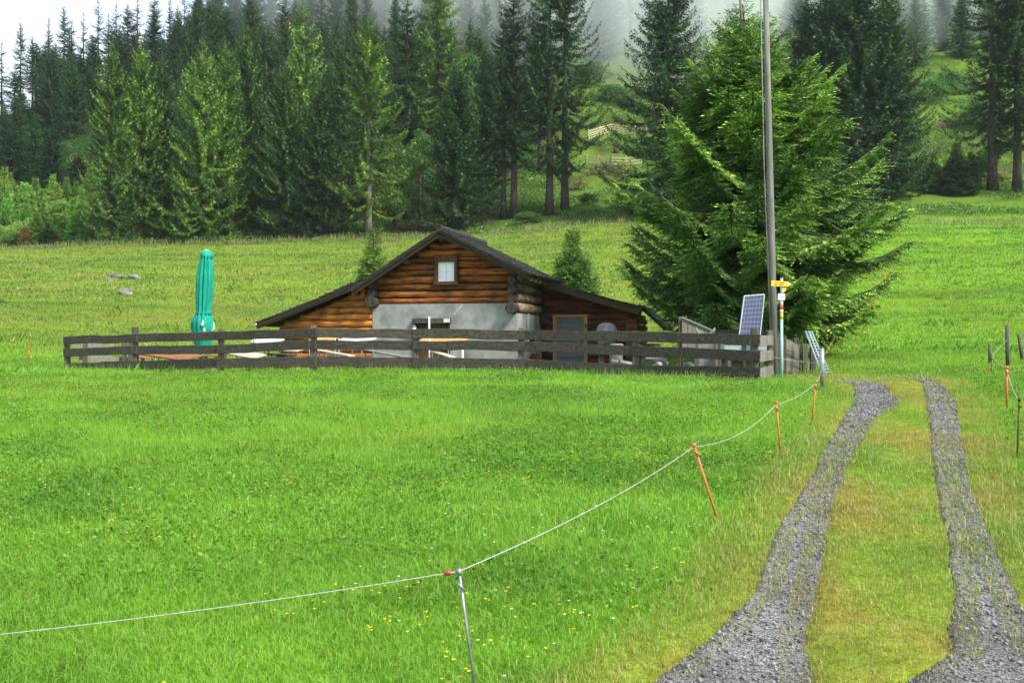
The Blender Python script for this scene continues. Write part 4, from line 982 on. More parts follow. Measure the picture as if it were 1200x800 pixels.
def add_proto(key, Ht, Rad, mat, bark, r0, fray=True, **kw):
    P, D, Lk, C, kwid, q, limbs = spruce(hash_(key), Ht, Rad, **kw)
    parts = jag(P, D, Lk, kwid, C, q, D[:, 2] < -.75) if fray else [kites(P, D, Lk, kwid, C, q, .35)]
    V = np.concatenate([p_[0] for p_ in parts]); C = np.concatenate([p_[2] for p_ in parts]); F = np.arange(len(V)).reshape(-1, 4)
    me = mesh_np('crown', V, F, C); me.materials.append(mat)
    PROTO[key] = (me, trunk_mesh('trunk', Ht, r0, bark, kw['zb']*Ht, q, [l for l in limbs if q.random() < .7]), Ht, Rad)
def hash_(s): return sum(ord(c)*(i*31+7) for i, c in enumerate(s)) % 99991
add_proto('full', 27, 3.9, M_LEAF, M_BARK, .30, zb=.05, whorl=.56, nb=8, gaps=.05, step=.088, kl=.40, kw=.13, hang=1.15, sag=.30, up=.30, p=.70, tone=.55)
add_proto('full_b', 27, 4.8, M_LEAF, M_BARK, .32, zb=.03, whorl=.60, nb=8, gaps=.05, step=.088, kl=.40, kw=.13, hang=1.2, sag=.36, up=.34, p=.78, tone=.55)
add_proto('high', 30, 3.7, M_LEAF, M_BARK, .33, zb=.28, whorl=.72, nb=6, step=.088, kl=.40, kw=.13, hang=1.1, sag=.40, p=.62, gaps=.2, tone=.52)
add_proto('sparse', 28, 4.1, M_LEAF, M_BARKL, .28, zb=.14, whorl=.78, nb=7, step=.088, kl=.40, kw=.13, hang=1.3, sag=.34, up=.36, p=.70, gaps=.18, tone=.55)
add_proto('ragged', 30, 4.8, M_LEAF, M_BARK, .36, zb=.20, whorl=.86, nb=6, step=.088, kl=.40, kw=.13, hang=1.15, sag=.44, up=.38, p=.62, gaps=.25, tone=.52)
add_proto('slim', 24, 2.6, M_LEAF, M_BARK, .22, zb=.10, whorl=.64, nb=6, step=.14, kl=.46, kw=.17, hang=1.0, sag=.3, p=.85, gaps=.15)
add_proto('gaunt', 26, 2.8, M_LEAF, M_BARK, .24, zb=.25, whorl=.95, nb=5, step=.16, kl=.52, kw=.17, hang=1.0, sag=.3, up=.3, p=.75, gaps=.3)
add_proto('young', 6, 1.7, M_LEAF, M_BARK, .09, zb=.03, whorl=.22, nb=7, step=.085, kl=.26, kw=.22, hang=.6, sag=.10, up=.2, el0=.0, el1=1.1, p=.85)

# broadleaf crowns
def broadleaf(key, Ht, Rad, nlobe, nleaf, leaf, zb, cols, mat=None):
    q = np.random.default_rng(hash_(key)); b = MB(); parts = []
    b.tube([(0,0,-.4),(.05,.03,Ht*.4),(0,.05,Ht*.85)], [Ht*.022,Ht*.015,.02], 8)
    for i in range(nlobe):
        z = Ht*(zb+(1-zb)*(.1+.85*q.random())); t = (z/Ht-zb)/(1-zb); rr = Rad*(1-.75*t**1.6)*q.uniform(.3,1); a = q.uniform(0,6.28)
        c = np.array([rr*math.cos(a), rr*math.sin(a), z]); b.tube([(0,0,max(.2,z-rr*.8)), tuple(c*.6+np.array([0,0,z*.35])), tuple(c)], [.05*Ht/8,.03*Ht/8,.01], 5, cap=False)
        R_ = Rad*q.uniform(.22,.42); n_ = int(nleaf/nlobe); dv = nrm(q.normal(size=(n_,3))); P = c+dv*np.array([1,1,.62])*R_*q.uniform(.35,1,(n_,1))**.6
        tone = q.uniform(.65,1.3); C = cols[q.integers(0,len(cols),n_)]*tone
        parts.append(kites(P, dv*.5+q.normal(size=(n_,3))*.7+np.array([0,0,-.15]), leaf*q.uniform(.6,1.4,n_), .62, C, q))
    V = np.concatenate([p_[0] for p_ in parts]); C = np.concatenate([p_[2] for p_ in parts]); F = np.arange(len(V)).reshape(-1, 4)
    me = mesh_np('crown', V, F, C); me.materials.append(mat or M_LEAF2)
    o_ = b.build('trunk', M_BARK, None); tm = o_.data; bpy.data.objects.remove(o_)
    PROTO[key] = (me, tm, Ht, Rad)
LG = np.array([[.075,.17,.028],[.11,.23,.035],[.14,.25,.045],[.06,.14,.03]])
broadleaf('beech', 12, 4.2, 60, 15000, .25, .12, LG)
broadleaf('sapling', 7, 1.7, 40, 8500, .17, .06, LG)
broadleaf('bush', 3, 2.2, 30, 6500, .15, .05, LG)

def tree(kind, px, base, top_y, wid_px, label, cat='tree', group=None, tint=(1,1,1), name=None, seed=0):
    """base = depth in metres; height and width from the photo"""
    cm, tm, Ht, Rad = PROTO[kind]; g_ = on(px, base)
    h_ = at(px, top_y, base).z-g_.z; s = wid_px/1200*base/(2*Rad)
    nm = name or ('broadleaf_tree' if kind in ('beech','sapling') else 'bush' if kind == 'bush' else 'spruce_tree')
    e = empty(nm, g_, label, cat, group, rz=random.uniform(0, 6.28)); e.scale = (s, s, h_/Ht)
    for part, me in (('trunk', tm), ('crown', cm)):
        o_ = bpy.data.objects.new(part, me); COL.objects.link(o_); o_.parent = e; o_.color = (*tint, 1)
    return e
# ------------------------------------------------------------------ the big near spruce
def near_spruce(px, d, Ht, wid, z0, dzw, nb_, st, fin, lean, seed, label, group=None, tint=(1,1,1), cone=False):
    q = np.random.default_rng(seed); g_ = on(px, d)
    e = empty('spruce_tree', g_, label, 'tree', group)
    prof_t = [0,.04,.10,.2,.32,.45,.6,.72,.82,.92,1]; prof_r = [r*wid for r in (3.4,4.4,4.8,4.85,4.55,3.9,2.95,2.2,1.5,.8,.2)]
    if cone: prof_r = [r*wid for r in (4.6,4.9,4.7,4.2,3.6,2.9,2.1,1.5,.95,.45,.1)]
    P3, D3, L3, C3 = [], [], [], []; b = MB(); tb = MB()
    top = Vector((-.55, 0, Ht)); 
    def stem(z): t = z/Ht; return np.array([lean*t*t, 0, z])
    tb.tube([Vector(stem(Ht*t))-Vector((0,0,.5 if t == 0 else 0)) for t in np.linspace(0,1,10)], [Ht*.023*(1-.85*t) for t in np.linspace(0,1,10)], 12)
    z = z0
    while z < Ht*.985:
        t = (z-z0)/(Ht-z0); nb = nb_ if t < .8 else nb_-1
        a0 = q.uniform(0, 6.28)
        for k in range(nb):
            az = a0+2*math.pi*k/nb+q.normal(0,.22)
            lng = np.interp(t, prof_t, prof_r)*q.choice([.72,.85,.95,1.0,1.08,1.16])*(1+.04*math.cos(az)*(.2 < t < .65)*(not cone))
            if q.random() < .07: continue
            lng = max(.3, min(lng, np.interp(t, prof_t, prof_r)*(1.0 if t < .12 else 1.14))); el = -.20+.74*t+q.normal(0,.07); n_ = max(5, int(lng/st)); s = np.clip((np.arange(n_)+.5)/n_, .10, 1)
            sag, up = .20*(1-t)+q.uniform(0,.06), .21+q.uniform(-.05,.07); tw = q.normal(0,.18)
            def path(s):
                a = az+tw*s
                return stem(z)+np.stack([np.cos(a)*lng*s, np.sin(a)*lng*s, lng*(el*s-sag*np.sin(math.pi*.78*s)+up*s**2.6)], -1)
            P = path(s); T = nrm(path(s+.01)-path(s-.01)); S = nrm(np.cross(T, np.array([0,0,1.0]))); N = np.cross(S, T)
            tb.tube([tuple(p_) for p_ in path(np.linspace(0,1,7))], [max(.008,.012*lng*(1-.85*x)) for x in np.linspace(0,1,7)], 5, (.8,.75,.7), cap=False)
            tone_b = q.uniform(.72,1.28)
            for sg in (-1,1):
                l2 = lng*.40*np.sin((.12+s*.80)*math.pi)**.7*q.uniform(.6,1.2,n_); l2 = np.clip(l2*(1 if lng > 1.2 else 1.4), min(.38, lng*.33), 1.0)*np.clip(1.12-.45*s**3,.5,1.1)
                D2 = nrm(T*q.uniform(.55,1.0,(n_,1))+S*sg+np.array([0,0,-1.0])*q.uniform(.12,.50,(n_,1)))
                for i in range(n_):
                    if q.random() < .10: continue
                    m_ = max(3, int(l2[i]/fin)); f = (np.arange(m_)+.6)/m_
                    base = P[i]+D2[i]*l2[i]*f[:, None]+np.array([0,0,-.22])*l2[i]*(f**2)[:, None]
                    s3 = nrm(np.cross(D2[i], N[i])); 
                    l3 = np.clip(l2[i]*.34*(1.15-f), .055, .19)*q.uniform(.7,1.25,m_)
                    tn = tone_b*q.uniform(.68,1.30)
                    for sg3 in (-1,1):
                        D = nrm(D2[i]*.75+s3*sg3*.8+np.array([0,0,-.30])+q.normal(0,.24,(m_,3)))
                        P3.append(base); D3.append(D); L3.append(l3); C3.append(np.full(m_, tn)*q.uniform(.85,1.15,m_))
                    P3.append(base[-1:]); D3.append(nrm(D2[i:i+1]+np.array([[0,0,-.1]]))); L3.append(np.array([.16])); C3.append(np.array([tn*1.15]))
        z += dzw*q.uniform(.8,1.2)*(1-.30*t)
    P = np.concatenate(P3); D = np.concatenate(D3); Lk = np.concatenate(L3); tn = np.concatenate(C3)
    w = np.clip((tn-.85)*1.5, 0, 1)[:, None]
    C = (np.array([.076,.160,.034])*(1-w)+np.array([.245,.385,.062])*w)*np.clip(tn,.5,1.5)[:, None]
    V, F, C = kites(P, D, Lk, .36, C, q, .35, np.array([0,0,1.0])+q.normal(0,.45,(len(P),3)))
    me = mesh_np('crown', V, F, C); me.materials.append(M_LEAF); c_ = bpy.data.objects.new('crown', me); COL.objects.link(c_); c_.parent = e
    c_.color = (*tint, 1); tk_ = tb.build('trunk', M_BARK, e, local=True)
    return e, (me, tk_.data, Ht, wid*4.4)
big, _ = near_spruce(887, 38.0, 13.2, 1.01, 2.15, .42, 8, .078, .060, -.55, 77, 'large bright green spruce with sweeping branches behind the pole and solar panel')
b = MB(); b.tube([at(872,80,37.6), at(870,40,37.5), at(866,-20,37.5)], [.07,.06,.04], 7); b.build('dead_top', M_BARKL, big)
_, PROTO['pointed'] = near_spruce(437, 47, 6.0, .36, .2, .20, 7, .055, .05, .05, 5, 'slim young spruce rising behind the sloping lean-to roof', 'young spruces behind the hut', (1.1,1.1,1), True)
_, PROTO['pointed_b'] = near_spruce(672, 47, 5.9, .46, .2, .17, 8, .05, .05, -.05, 6, 'bushy young spruce rising behind the annex roof', 'young spruces behind the hut', (.95,1,.95), True)

random.seed(5)
DK = (.46,.58,.62); MID = (1.1,1.2,1.0); LIT = (1.85,1.8,1.1); YEL = (1.85,1.75,1.05); PINE = (.8,1.15,.9)  # LIT and YEL put sunlight into the crown colour
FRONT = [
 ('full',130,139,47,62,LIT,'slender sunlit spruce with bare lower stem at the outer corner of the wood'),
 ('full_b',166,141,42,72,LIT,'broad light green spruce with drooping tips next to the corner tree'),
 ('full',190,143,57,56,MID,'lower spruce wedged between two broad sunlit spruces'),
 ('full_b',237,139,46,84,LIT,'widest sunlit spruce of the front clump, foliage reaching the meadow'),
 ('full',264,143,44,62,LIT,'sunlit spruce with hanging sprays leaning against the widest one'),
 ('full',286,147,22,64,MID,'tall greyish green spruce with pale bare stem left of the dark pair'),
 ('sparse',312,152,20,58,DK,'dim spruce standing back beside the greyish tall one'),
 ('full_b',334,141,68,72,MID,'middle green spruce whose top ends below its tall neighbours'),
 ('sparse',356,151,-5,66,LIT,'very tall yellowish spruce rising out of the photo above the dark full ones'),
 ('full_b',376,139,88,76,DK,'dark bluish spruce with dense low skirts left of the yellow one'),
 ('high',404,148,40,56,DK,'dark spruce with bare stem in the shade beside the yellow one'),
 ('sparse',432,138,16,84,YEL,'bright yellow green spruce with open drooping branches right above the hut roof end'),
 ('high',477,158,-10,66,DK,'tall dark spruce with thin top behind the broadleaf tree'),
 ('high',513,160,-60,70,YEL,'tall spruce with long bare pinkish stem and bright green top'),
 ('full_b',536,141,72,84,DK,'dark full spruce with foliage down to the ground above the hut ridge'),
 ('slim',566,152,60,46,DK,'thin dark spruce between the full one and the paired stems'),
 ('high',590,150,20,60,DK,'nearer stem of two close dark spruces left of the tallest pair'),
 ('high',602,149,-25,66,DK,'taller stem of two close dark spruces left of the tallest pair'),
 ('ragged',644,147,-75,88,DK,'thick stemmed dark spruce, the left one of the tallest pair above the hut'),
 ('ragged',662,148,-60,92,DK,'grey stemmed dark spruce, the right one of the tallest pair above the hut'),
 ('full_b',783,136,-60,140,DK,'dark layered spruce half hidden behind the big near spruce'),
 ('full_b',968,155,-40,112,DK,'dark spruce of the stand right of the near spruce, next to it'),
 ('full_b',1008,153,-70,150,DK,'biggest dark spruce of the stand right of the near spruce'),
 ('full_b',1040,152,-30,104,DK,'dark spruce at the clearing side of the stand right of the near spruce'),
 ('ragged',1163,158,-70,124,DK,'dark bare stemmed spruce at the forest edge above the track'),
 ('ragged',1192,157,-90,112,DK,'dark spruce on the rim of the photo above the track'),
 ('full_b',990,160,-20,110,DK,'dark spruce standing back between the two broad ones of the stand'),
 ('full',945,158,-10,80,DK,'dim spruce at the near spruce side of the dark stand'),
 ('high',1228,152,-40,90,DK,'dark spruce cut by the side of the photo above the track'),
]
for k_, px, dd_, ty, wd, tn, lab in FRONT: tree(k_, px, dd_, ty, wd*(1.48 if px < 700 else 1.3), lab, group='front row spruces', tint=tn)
tree('pointed',1121,155,167,46,'young dark spruce alone on the clearing below the forest edge',tint=(.32,.36,.55),group='young spruces on the clearing')
tree('pointed',1093,156,180,34,'smaller ragged young spruce beside the dark one on the clearing',tint=(.32,.36,.55),group='young spruces on the clearing')
tree('pointed',1137,160,178,26,'slight young spruce behind the dark one on the clearing',tint=(.32,.36,.55),group='young spruces on the clearing')
tree('beech',462,146,158,74,'bright yellow green broadleaf tree between the spruces above the hut',group='broadleaf trees',tint=(1.15,1.15,1))
tree('beech',492,152,150,48,'smaller light green broadleaf tree left of the dark full spruce',group='broadleaf trees',tint=(.95,1.05,1))
tree('beech',585,175,120,70,'pale green broadleaf tree glimpsed behind the close dark stems',group='broadleaf trees',tint=(.7,.85,.9))
tree('sapling',283,146,205,34,'light broadleaf sapling shining through the front clump',group='broadleaf trees')
tree('sapling',305,148,222,30,'light broadleaf sapling low between dark spruces of the front row',group='broadleaf trees',tint=(.9,1,.9))
tree('sapling',548,170,62,50,'feathery pale green tree in the misty gap behind the full dark spruce',group='broadleaf trees',tint=(.75,.9,.95))
# sapling thicket at the outer end of the meadow
sap = random.Random(12); done = []
for row, (dd_, n_, ty0, ty1) in enumerate(((176,10,190,215),(164,11,205,235),(153,12,228,252),(146,12,246,270))):
    for i in range(n_):
        px = -22+150*(i+sap.uniform(.1,.9))/n_; ty = sap.uniform(ty0, ty1)
        con = sap.random() < (.85 if row < 3 else .5); k_ = sap.choice(('pointed','pointed_b')) if con else ('sapling' if row < 3 else 'bush')
        nm = 'young_conifer' if con else ('broadleaf_sapling' if row < 3 else 'leafy_bush')
        tn = tuple(c*sap.uniform(.85,1.2) for c in ((1.35,1.45,1.3) if con else (2.1,1.9,1.6)))
        lab = {'young_conifer':'pale green young conifer in the thicket at the outer end of the meadow','broadleaf_sapling':'light green broadleaf sapling in the thicket at the outer end of the meadow','leafy_bush':'bright leafy bush along the meadow edge of the sapling thicket'}[nm]
        tree(k_, px, dd_+sap.uniform(-4,4), ty, sap.uniform(24,40), lab, 'bush' if nm == 'leafy_bush' else 'sapling', {'young_conifer':'young conifers of the thicket','broadleaf_sapling':'broadleaf saplings of the thicket','leafy_bush':'bushes of the thicket'}[nm], tn, nm)
tree('pointed',56,143,262,28,'dark round young spruce at the foot of the sapling thicket','sapling',tint=(.4,.42,.6),name='young_conifer')
tree('sapling',29,142,266,14,'rust coloured dying sapling at the foot of the thicket','sapling',tint=(2.4,.62,.6),name='broadleaf_sapling')
for px, py, wd, hp, tn, lab in ((1150,215,40,36,(1,1,1),'yellow green shrub under the bare stemmed spruce at the forest edge'),(1085,120,60,26,(.8,.9,.9),'broad green shrub on top of the clearing'),(1112,112,44,30,(.75,.9,.9),'rounded shrub below the misty forest on the clearing'),(1150,150,50,40,(1.1,1.1,.9),'brightest yellow green shrub high on the clearing'),(1180,160,40,34,(1.0,1.05,.9),'green shrub behind the rim spruces'),(715,120,50,20,(.75,.9,.8),'low green shrub above the upper pale fence'),(740,128,40,18,(.65,.8,.75),'dark green shrub at the end of the upper pale fence'),(690,100,60,26,(.6,.8,.8),'misty shrub high above the pale fences'),(620,262,40,14,(.6,.8,.7),'low shrub at the feet of the close dark stems'),(690,240,30,14,(.7,.85,.7),'small shrub beside the grey branch heap')):
    g_ = gpx(px, py); tree('bush', px, g_.y, py-hp, wd, lab, 'bush', 'shrubs on the clearing', tn, 'leafy_bush')
# spruces on the skyline
SKY = [(2,49,285),(24,24,288),(38,40,280),(57,22,286),(75,6,284),(84,24,276),(98,14,284),(115,-1,280),(127,16,290),(136,5,278),(150,4,286),(161,-2,280),(181,-6,284),(199,-4,276),(216,-12,282),(233,-9,286),(246,2,278),(258,-10,284),(277,-3,280)]
NTH = 'first second third fourth fifth sixth seventh eighth ninth tenth eleventh twelfth thirteenth fourteenth fifteenth sixteenth seventeenth eighteenth nineteenth'.split()
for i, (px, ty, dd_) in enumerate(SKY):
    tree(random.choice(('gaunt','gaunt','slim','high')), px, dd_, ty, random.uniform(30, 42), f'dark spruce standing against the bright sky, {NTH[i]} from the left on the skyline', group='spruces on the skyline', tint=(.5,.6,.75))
# the forest behind the front row, row by row uphill
fr = random.Random(33); NF = 0
def forest(u0, u1, d0, d1, gap, hmin, hmax, label, group, tint, keep=lambda px, py: True):
    global NF
    d = d0
    while d < d1:
        x = u0*d
        while x < u1*d:
            xx, yy = x+fr.uniform(-.4,.4)*gap, d+fr.uniform(-.4,.4)*gap; px = 600+1200*xx/yy
            z = tz(xx, yy); py = 400-(z-E)/yy*1200; h_ = fr.uniform(hmin, hmax)
            x += gap
            if py < -12 or not keep(px, py): continue
            k_ = fr.choice(('slim','high','full','full_b','full_b','full')); ty = py-h_/yy*1200
            tree(k_, px, yy, ty, fr.uniform(7.4,11.5)/yy*1200, label, group=group, tint=tuple(c*fr.uniform(.8,1.25) for c in tint)); NF += 1
        d += gap*1.05
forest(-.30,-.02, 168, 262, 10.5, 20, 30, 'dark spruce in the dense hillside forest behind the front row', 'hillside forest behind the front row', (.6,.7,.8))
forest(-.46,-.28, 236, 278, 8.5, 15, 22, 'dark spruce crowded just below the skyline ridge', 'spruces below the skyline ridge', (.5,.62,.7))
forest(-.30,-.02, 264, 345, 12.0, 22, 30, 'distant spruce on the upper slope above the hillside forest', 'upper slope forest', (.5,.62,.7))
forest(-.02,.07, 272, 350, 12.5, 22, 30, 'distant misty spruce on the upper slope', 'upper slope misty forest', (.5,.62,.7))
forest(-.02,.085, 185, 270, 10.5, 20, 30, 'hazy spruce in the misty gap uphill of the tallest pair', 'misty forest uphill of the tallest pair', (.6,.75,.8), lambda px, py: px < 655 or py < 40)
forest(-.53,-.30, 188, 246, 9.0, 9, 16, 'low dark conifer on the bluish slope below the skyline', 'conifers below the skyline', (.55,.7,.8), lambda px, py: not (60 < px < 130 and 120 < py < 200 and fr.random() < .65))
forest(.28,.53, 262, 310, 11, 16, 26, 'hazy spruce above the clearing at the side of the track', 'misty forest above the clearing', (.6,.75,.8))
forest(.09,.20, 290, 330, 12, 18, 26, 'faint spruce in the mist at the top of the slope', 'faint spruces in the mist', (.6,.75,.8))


# ------------------------------------------------------------------ grass, flowers, stones
def scatter(d0, d1, dens, seed, margin=3.0, clear=True):
    """random places on the meadow inside the view (and a little beside it)"""
    q = np.random.default_rng(seed); hw = .52
    n_ = int(dens*((d1*d1-d0*d0)*hw+2*margin*(d1-d0)))
    y = np.sqrt(q.uniform(d0*d0, d1*d1, n_)); x = q.uniform(-1, 1, n_)*(hw*y+margin)
    k = ~in_track(x, y, -.02) | (~in_track(x, y, -.22) & (q.random(n_) < .40)) | (q.random(n_) < .004)
    if clear: k &= ~built(x, y)
    return x[k], y[k], q
ca, sa = math.cos(hut.rotation_euler.z), math.sin(hut.rotation_euler.z)
def built(x, y):
    hx = (x-hut.location.x)*ca+(y-hut.location.y)*sa; hy = -(x-hut.location.x)*sa+(y-hut.location.y)*ca
    r = (hx > -10.6) & (hx < 5) & (hy > -.1) & (hy < 8.5)
    px = 600+1200*x/np.maximum(y, 1); fd = np.interp(px, [p_[0] for p_ in FP], [p_[1] for p_ in FP])
    return r | ((px > 90) & (px < 880) & (y > fd+.6) & (y < 40.5) & (np.random.default_rng(1).random(len(x)) < .8))
def blades(x, y, q, h0, h1, w, lean, segs, cmul=1.0, jitter=.22, hmod=True):
    n_ = len(x); z = TZ(x, y)-.015
    h_ = q.uniform(h0, h1, n_)
    if hmod: h_ = h_*(.65+.8*np.clip(fbm(x/1.3, y/1.1, 61)*1.6-.35, 0, 1))*(1-.62*lane(x, y))
    a = q.uniform(0, 2*math.pi, n_); l_ = h_*lean*q.uniform(.3, 1.5, n_); dx, dy = np.cos(a)*l_, np.sin(a)*l_
    b_ = q.uniform(0, 2*math.pi, n_); sx, sy = np.cos(b_)*w/2*q.uniform(.6,1.4,n_), np.sin(b_)*w/2*q.uniform(.6,1.4,n_)
    c = grass_colour(x, y)*q.uniform(1-jitter, 1+jitter, (n_,1))*cmul
    dryb = (q.random(n_) < .035+.22*lane(x, y)); c[dryb] = np.array([.40,.34,.12])*q.uniform(.7,1.25,(dryb.sum(),1)); h_ = np.where(dryb & (lane(x, y) > .3), h_*1.5, h_)
    o_ = np.stack([x, y, z], 1)
    if segs == 1:
        V = np.stack([o_-np.stack([sx,sy,0*sx],1), o_+np.stack([sx,sy,0*sx],1), o_+np.stack([dx,dy,h_],1)], 1).reshape(-1,3)
        return V, np.arange(n_*3).reshape(-1,3), np.repeat(c, 3, 0)
    m1 = o_+np.stack([dx*.32,dy*.32,h_*.62],1); s_ = np.stack([sx,sy,0*sx],1); tip = o_+np.stack([dx,dy,h_*np.clip(1-.25*lean,.5,1)],1)
    V = np.stack([o_-s_, o_+s_, m1+s_*.8, m1-s_*.8, tip], 1).reshape(-1,3); b5 = np.arange(n_)[:, None]*5
    F = np.concatenate([b5+np.array([[0,1,2]]), b5+np.array([[0,2,3]]), b5+np.array([[3,2,4]])], 0)
    return V, F, np.repeat(c, 5, 0)
def grass_obj(name, parts, label, cat='grass'):
    o_ = np_obj(name, parts, M_GRASS, None, (0,0,0), False); return tag(o_, label, cat, kind='stuff')
GR = 1.0
parts = []
x, y, q = scatter(4.2, 9, 5600*GR, 1, 2.0); parts.append(blades(x, y, q, .045, .145, .0046, .85, 2))
x, y, q = scatter(9, 15, 2900*GR, 2, 2.5); parts.append(blades(x, y, q, .045, .15, .0062, .8, 2))
x, y, q = scatter(15, 24, 1100*GR, 3, 3.0); parts.append(blades(x, y, q, .05, .15, .0105, .8, 1))
x, y, q = scatter(24, 38, 420*GR, 4, 3.0); parts.append(blades(x, y, q, .05, .14, .020, .8, 1))
grass_obj('meadow_grass', parts, 'lush bright green grass of the near meadow')
parts = []
x, y, q = scatter(36, 70, 85*GR, 5, 4.0); parts.append(blades(x, y, q, .05, .13, .055, .9, 1))
x, y, q = scatter(70, 145, 22*GR, 6, 6.0); parts.append(blades(x, y, q, .07, .18, .13, .9, 1))
grass_obj('hillside_grass', parts, 'yellowish green grass of the rising meadow behind the hut')
# coarse tufts that give the slope its flecks
parts = []
x, y, q = scatter(30, 150, .45, 7, 6.0); k = fbm(x/7, y/3, 71) > .50; x, y = x[k], y[k]
for i in range(9): parts.append(blades(x+q.normal(0,.22,len(x)), y+q.normal(0,.16,len(x)), q, .14, .36, .09, .9, 1, .75, hmod=False))
grass_obj('grass_tufts', parts, 'scattered darker tufts on the sloping meadow')
x, y, q = scatter(122, 142, 16, 18, 6.0); eg = 133-np.clip((x/y-.2)*30, -2, 9)+(fbm(x/6, x*0, 99)-.5)*5; k = (np.abs(y-eg) < 2.2) & (q.random(len(x)) < .25+.9*(fbm(x/3, y/3, 98)-.3)); x, y = x[k], y[k]
V_, F_, C_ = blades(x, y, q, .35, .95, .10, .35, 1, hmod=False); C_ = C_*.35+np.array([.30,.27,.13])*.65
grass_obj('dry_grass', [(V_, F_, C_)], 'band of pale dry seed grass along the foot of the wood')
# broad low leaves (clover, dandelion, dock) in the near meadow
x, y, q = scatter(4.5, 30, 60, 8, 2.0); k = (fbm(x/1.7, y/1.5, 73) > .47) & (lane(x, y) < .3); x, y = x[k], y[k]; parts = []
for i in range(5):
    n_ = len(x); xx, yy = x+q.normal(0,.10,n_), y+q.normal(0,.08,n_); P = np.stack([xx, yy, TZ(xx,yy)+q.uniform(.02,.13,n_)], 1)
    D = np.stack([q.normal(0,1,n_), q.normal(0,1,n_), q.uniform(.1,.9,n_)], 1)
    parts.append(kites(P, D, q.uniform(.025,.06,n_), .55, grass_colour(xx,yy)*q.uniform(.45,.85,(n_,1)), q))
grass_obj('meadow_herbs', parts, 'low broad leaved herbs among the near grass', 'herbs')
# buttercups and white clover
def flowers(name, seed, dens, d0, d1, patch, thr, size, cols, label, hz0=.10, hz1=.22, stretch=1.0, keep=None):
    x, y, q = scatter(d0, d1, dens, seed, 1.5); k = (fbm(x/patch, y/patch*1.2, seed+80) > thr) & (lane(x, y) < .35)
    if keep is not None: k &= keep(x, y)
    x, y = x[k], y[k]; n_ = len(x); P0 = np.stack([x, y, TZ(x,y)+q.uniform(hz0,hz1,n_)], 1); parts = []
    for i in range(5):
        a = i*2*math.pi/5+q.uniform(0,1,n_); D = np.stack([np.cos(a), np.sin(a), np.full(n_,.45)], 1)
        parts.append(kites(P0, D, size*q.uniform(.8,1.2,n_), .8, cols[q.integers(0,len(cols),n_)], q, .1, np.tile([0,0,1.0],(n_,1))))
    o_ = np_obj(name, parts, M_PETAL, None, (0,0,0), False); tag(o_, label, 'flowers', kind='stuff')
flowers('buttercups', 11, 24, 5, 27, 1.9, .50, .015, np.array([[.80,.55,.01],[.85,.62,.02]]), 'small yellow buttercups dotted through the near meadow')
flowers('clover_blossoms', 12, 26, 5, 26, 1.6, .53, .015, np.array([[.62,.64,.50],[.72,.70,.62]]), 'small white clover blossoms in the near meadow', keep=lambda x, y: (x > 1.2) | (np.random.default_rng(3).random(len(x)) < .15))
# long stems at the fence
x, y, q = scatter(24, 36, 14, 13, 0); px = 600+1200*x/y; fd = np.interp(px, [p_[0] for p_ in FP], [p_[1] for p_ in FP]); k = (px > 70) & (px < 900) & (np.abs(y-fd+.35) < .55); x, y = x[k], y[k]
xs_ = np.repeat(x, 7)+q.normal(0,.10,len(x)*7); ys_ = np.repeat(y, 7)+q.normal(0,.08,len(x)*7)
grass_obj('fence_weeds', [blades(xs_, ys_, q, .10, .30, .018, .45, 1, .9, hmod=False)], 'taller grass and weeds along the foot of the rail fence')
# loose stones on the ruts
q = np.random.default_rng(15); n_ = 130000
y = np.sqrt(q.uniform(4.4**2, 24.5**2, n_)); x = q.uniform(-.1, .55, n_)*y+q.uniform(-1,1,n_); k = in_track(x, y, -.03) & (q.random(n_) < np.clip(9/y, .2, 1)); x, y = x[k], y[k]; n_ = len(x)
s = np.clip(q.lognormal(-4.62,.45,n_), .004, .020)*(1+np.clip((y-10)/18,0,.5))
oc = np.array([[1,0,0],[0,1,0],[-1,0,0],[0,-1,0],[0,0,.75],[0,0,-.75]]); of = np.array([[0,1,4],[1,2,4],[2,3,4],[3,0,4],[1,0,5],[2,1,5],[3,2,5],[0,3,5]])
V = oc[None]*s[:, None, None]*q.uniform(.6,1.4,(n_,6,1))+q.normal(0,.15,(n_,6,3))*s[:, None, None]
an = q.uniform(0,6.28,n_); cx_, sx_ = np.cos(an)[:, None], np.sin(an)[:, None]
V = np.stack([V[:,:,0]*cx_-V[:,:,1]*sx_, V[:,:,0]*sx_+V[:,:,1]*cx_, V[:,:,2]], 2)
zq = TZ(x, y)
for k_, (a_, b_) in enumerate(TRK):
    la_, lb_ = _ed(a_, y, 11+k_), _ed(b_, y, 21+k_); q_ = (x-la_)/(lb_-la_); i_ = (q_ > 0) & (q_ < 1)
    zq = np.where(i_, zq+.012-.03*np.sin(np.clip(q_,0,1)*math.pi)-.045*np.clip(1-np.minimum(q_,1-q_)*14,0,1), zq)
V = V+np.stack([x, y, zq+s*.25], 1)[:, None, :]
F = (np.arange(n_)[:, None, None]*6+of[None]).reshape(-1,3); g_ = q.uniform(.06,.31,(n_,1))*np.array([1,.985,.96])
o_ = np_obj('gravel_stones', [(V.reshape(-1,3), F, np.repeat(g_, 6, 0))], surf('loose_stone', (.75,.75,.75), (1,1,1), (1,1,1), 20, .85, 0), None, (0,0,0), False); tag(o_, 'loose grey stones lying in the wheel ruts', 'gravel', kind='stuff')
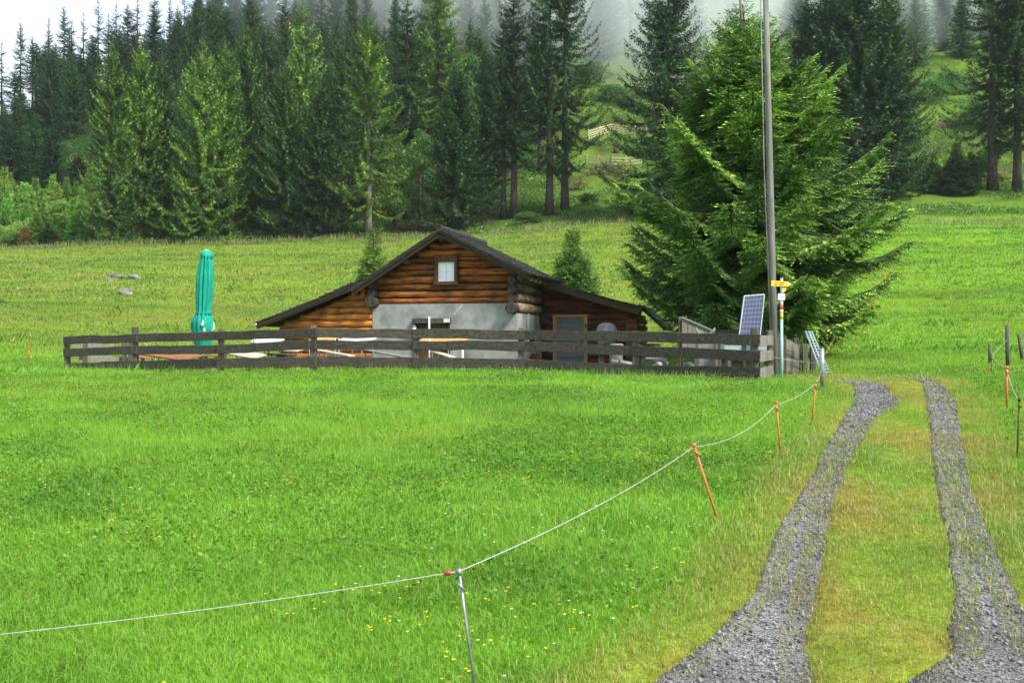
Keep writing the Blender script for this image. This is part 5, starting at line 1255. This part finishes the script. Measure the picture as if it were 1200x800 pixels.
# low growth on the forest floor and the clearing
x, y, q = scatter(136, 270, 2.0, 16, 5, False); k = (fbm(x/9, y/9, 90)-.04*(y < 150) > .46) & ~((x/y > .055) & (x/y < .14) & (y > 160) & (y < 200) & (q.random(len(x)) < .75)); x, y = x[k], y[k]; parts = []
for i in range(7):
    n_ = len(x); xx, yy = x+q.normal(0,.45,n_), y+q.normal(0,.45,n_); P = np.stack([xx, yy, TZ(xx,yy)+q.uniform(0,.7,n_)], 1)
    D = np.stack([q.normal(0,1,n_), q.normal(0,1,n_), q.uniform(.1,1.2,n_)], 1); tone = fbm(xx/5, yy/5, 95)[:, None]
    parts.append(kites(P, D, q.uniform(.2,.5,n_), .45, (np.array([.050,.120,.020])+np.array([.12,.18,.022])*np.clip(tone*1.6-.3,0,1))*q.uniform(.6,1.3,(n_,1)), q))
o_ = np_obj('undergrowth', parts, M_LEAF2, None, (0,0,0), False); tag(o_, 'low green undergrowth on the forest floor and clearing', 'undergrowth', kind='stuff')

# ------------------------------------------------------------------ air and mist
def volume(name, color, dens, aniso=0.0):
    m = bpy.data.materials.new(name); m.use_nodes = True; n = m.node_tree; n.nodes.clear(); o = n.nodes.new('ShaderNodeOutputMaterial')
    p = n.nodes.new('ShaderNodeVolumePrincipled'); p.inputs['Color'].default_value = (*color, 1); p.inputs['Density'].default_value = dens; p.inputs['Anisotropy'].default_value = aniso
    n.links.new(p.outputs[0], o.inputs['Volume']); return m
b = MB(); b.box((0, 320, 175), (1400, 790, 360)); hzo = b.build('haze', volume('haze_air', (.82,.91,1.0), 0.00009)); tag(hzo, 'thin bluish haze in the air over the whole valley', 'haze', kind='stuff')
def mist(px, py, d, rx, ry, rz_, dens, seed, label):
    bm = bmesh.new(); bmesh.ops.create_icosphere(bm, subdivisions=4, radius=1); q = random.Random(seed); ph = [q.uniform(0,6) for _ in range(9)]; c = at(px, py, d)
    vs = []
    for v in bm.verts:
        n_ = 1+.16*math.sin(v.co.x*4+ph[0])*math.sin(v.co.z*3+ph[1])+.12*math.sin(v.co.y*5+v.co.x*3+ph[2])+.08*math.sin(v.co.z*8+v.co.x*6+ph[3])
        vs.append(Vector((v.co.x*n_*rx, v.co.y*n_*ry, v.co.z*n_*rz_))+c)
    fs = [tuple(v.index for v in f.verts) for f in bm.faces]; bm.free()
    b = MB(); b.add(vs, fs); o_ = b.build('mist', volume(f'mist_air', (.93,.98,.97), dens), None, loc=c); tag(o_, label, 'mist', kind='stuff')
MIST = True
if MIST:
    mist(735, 5, 285, 36, 60, 34, .0065, 1, 'bank of white mist drifting over the upper clearing')
    mist(735, 10, 290, 22, 40, 24, .007, 2, 'thicker heart of the mist over the upper clearing')
    mist(548, 20, 240, 22, 26, 22, .009, 3, 'pale veil of mist between the tall spruces')
    mist(900, 20, 290, 40, 50, 26, .007, 4, 'thin mist behind the top of the near spruce')
    mist(1080, 0, 300, 50, 40, 26, .008, 5, 'thin mist over the forest above the clearing')
    mist(410, -10, 270, 40, 30, 24, .006, 6, 'thin mist in the tops of the hillside forest')
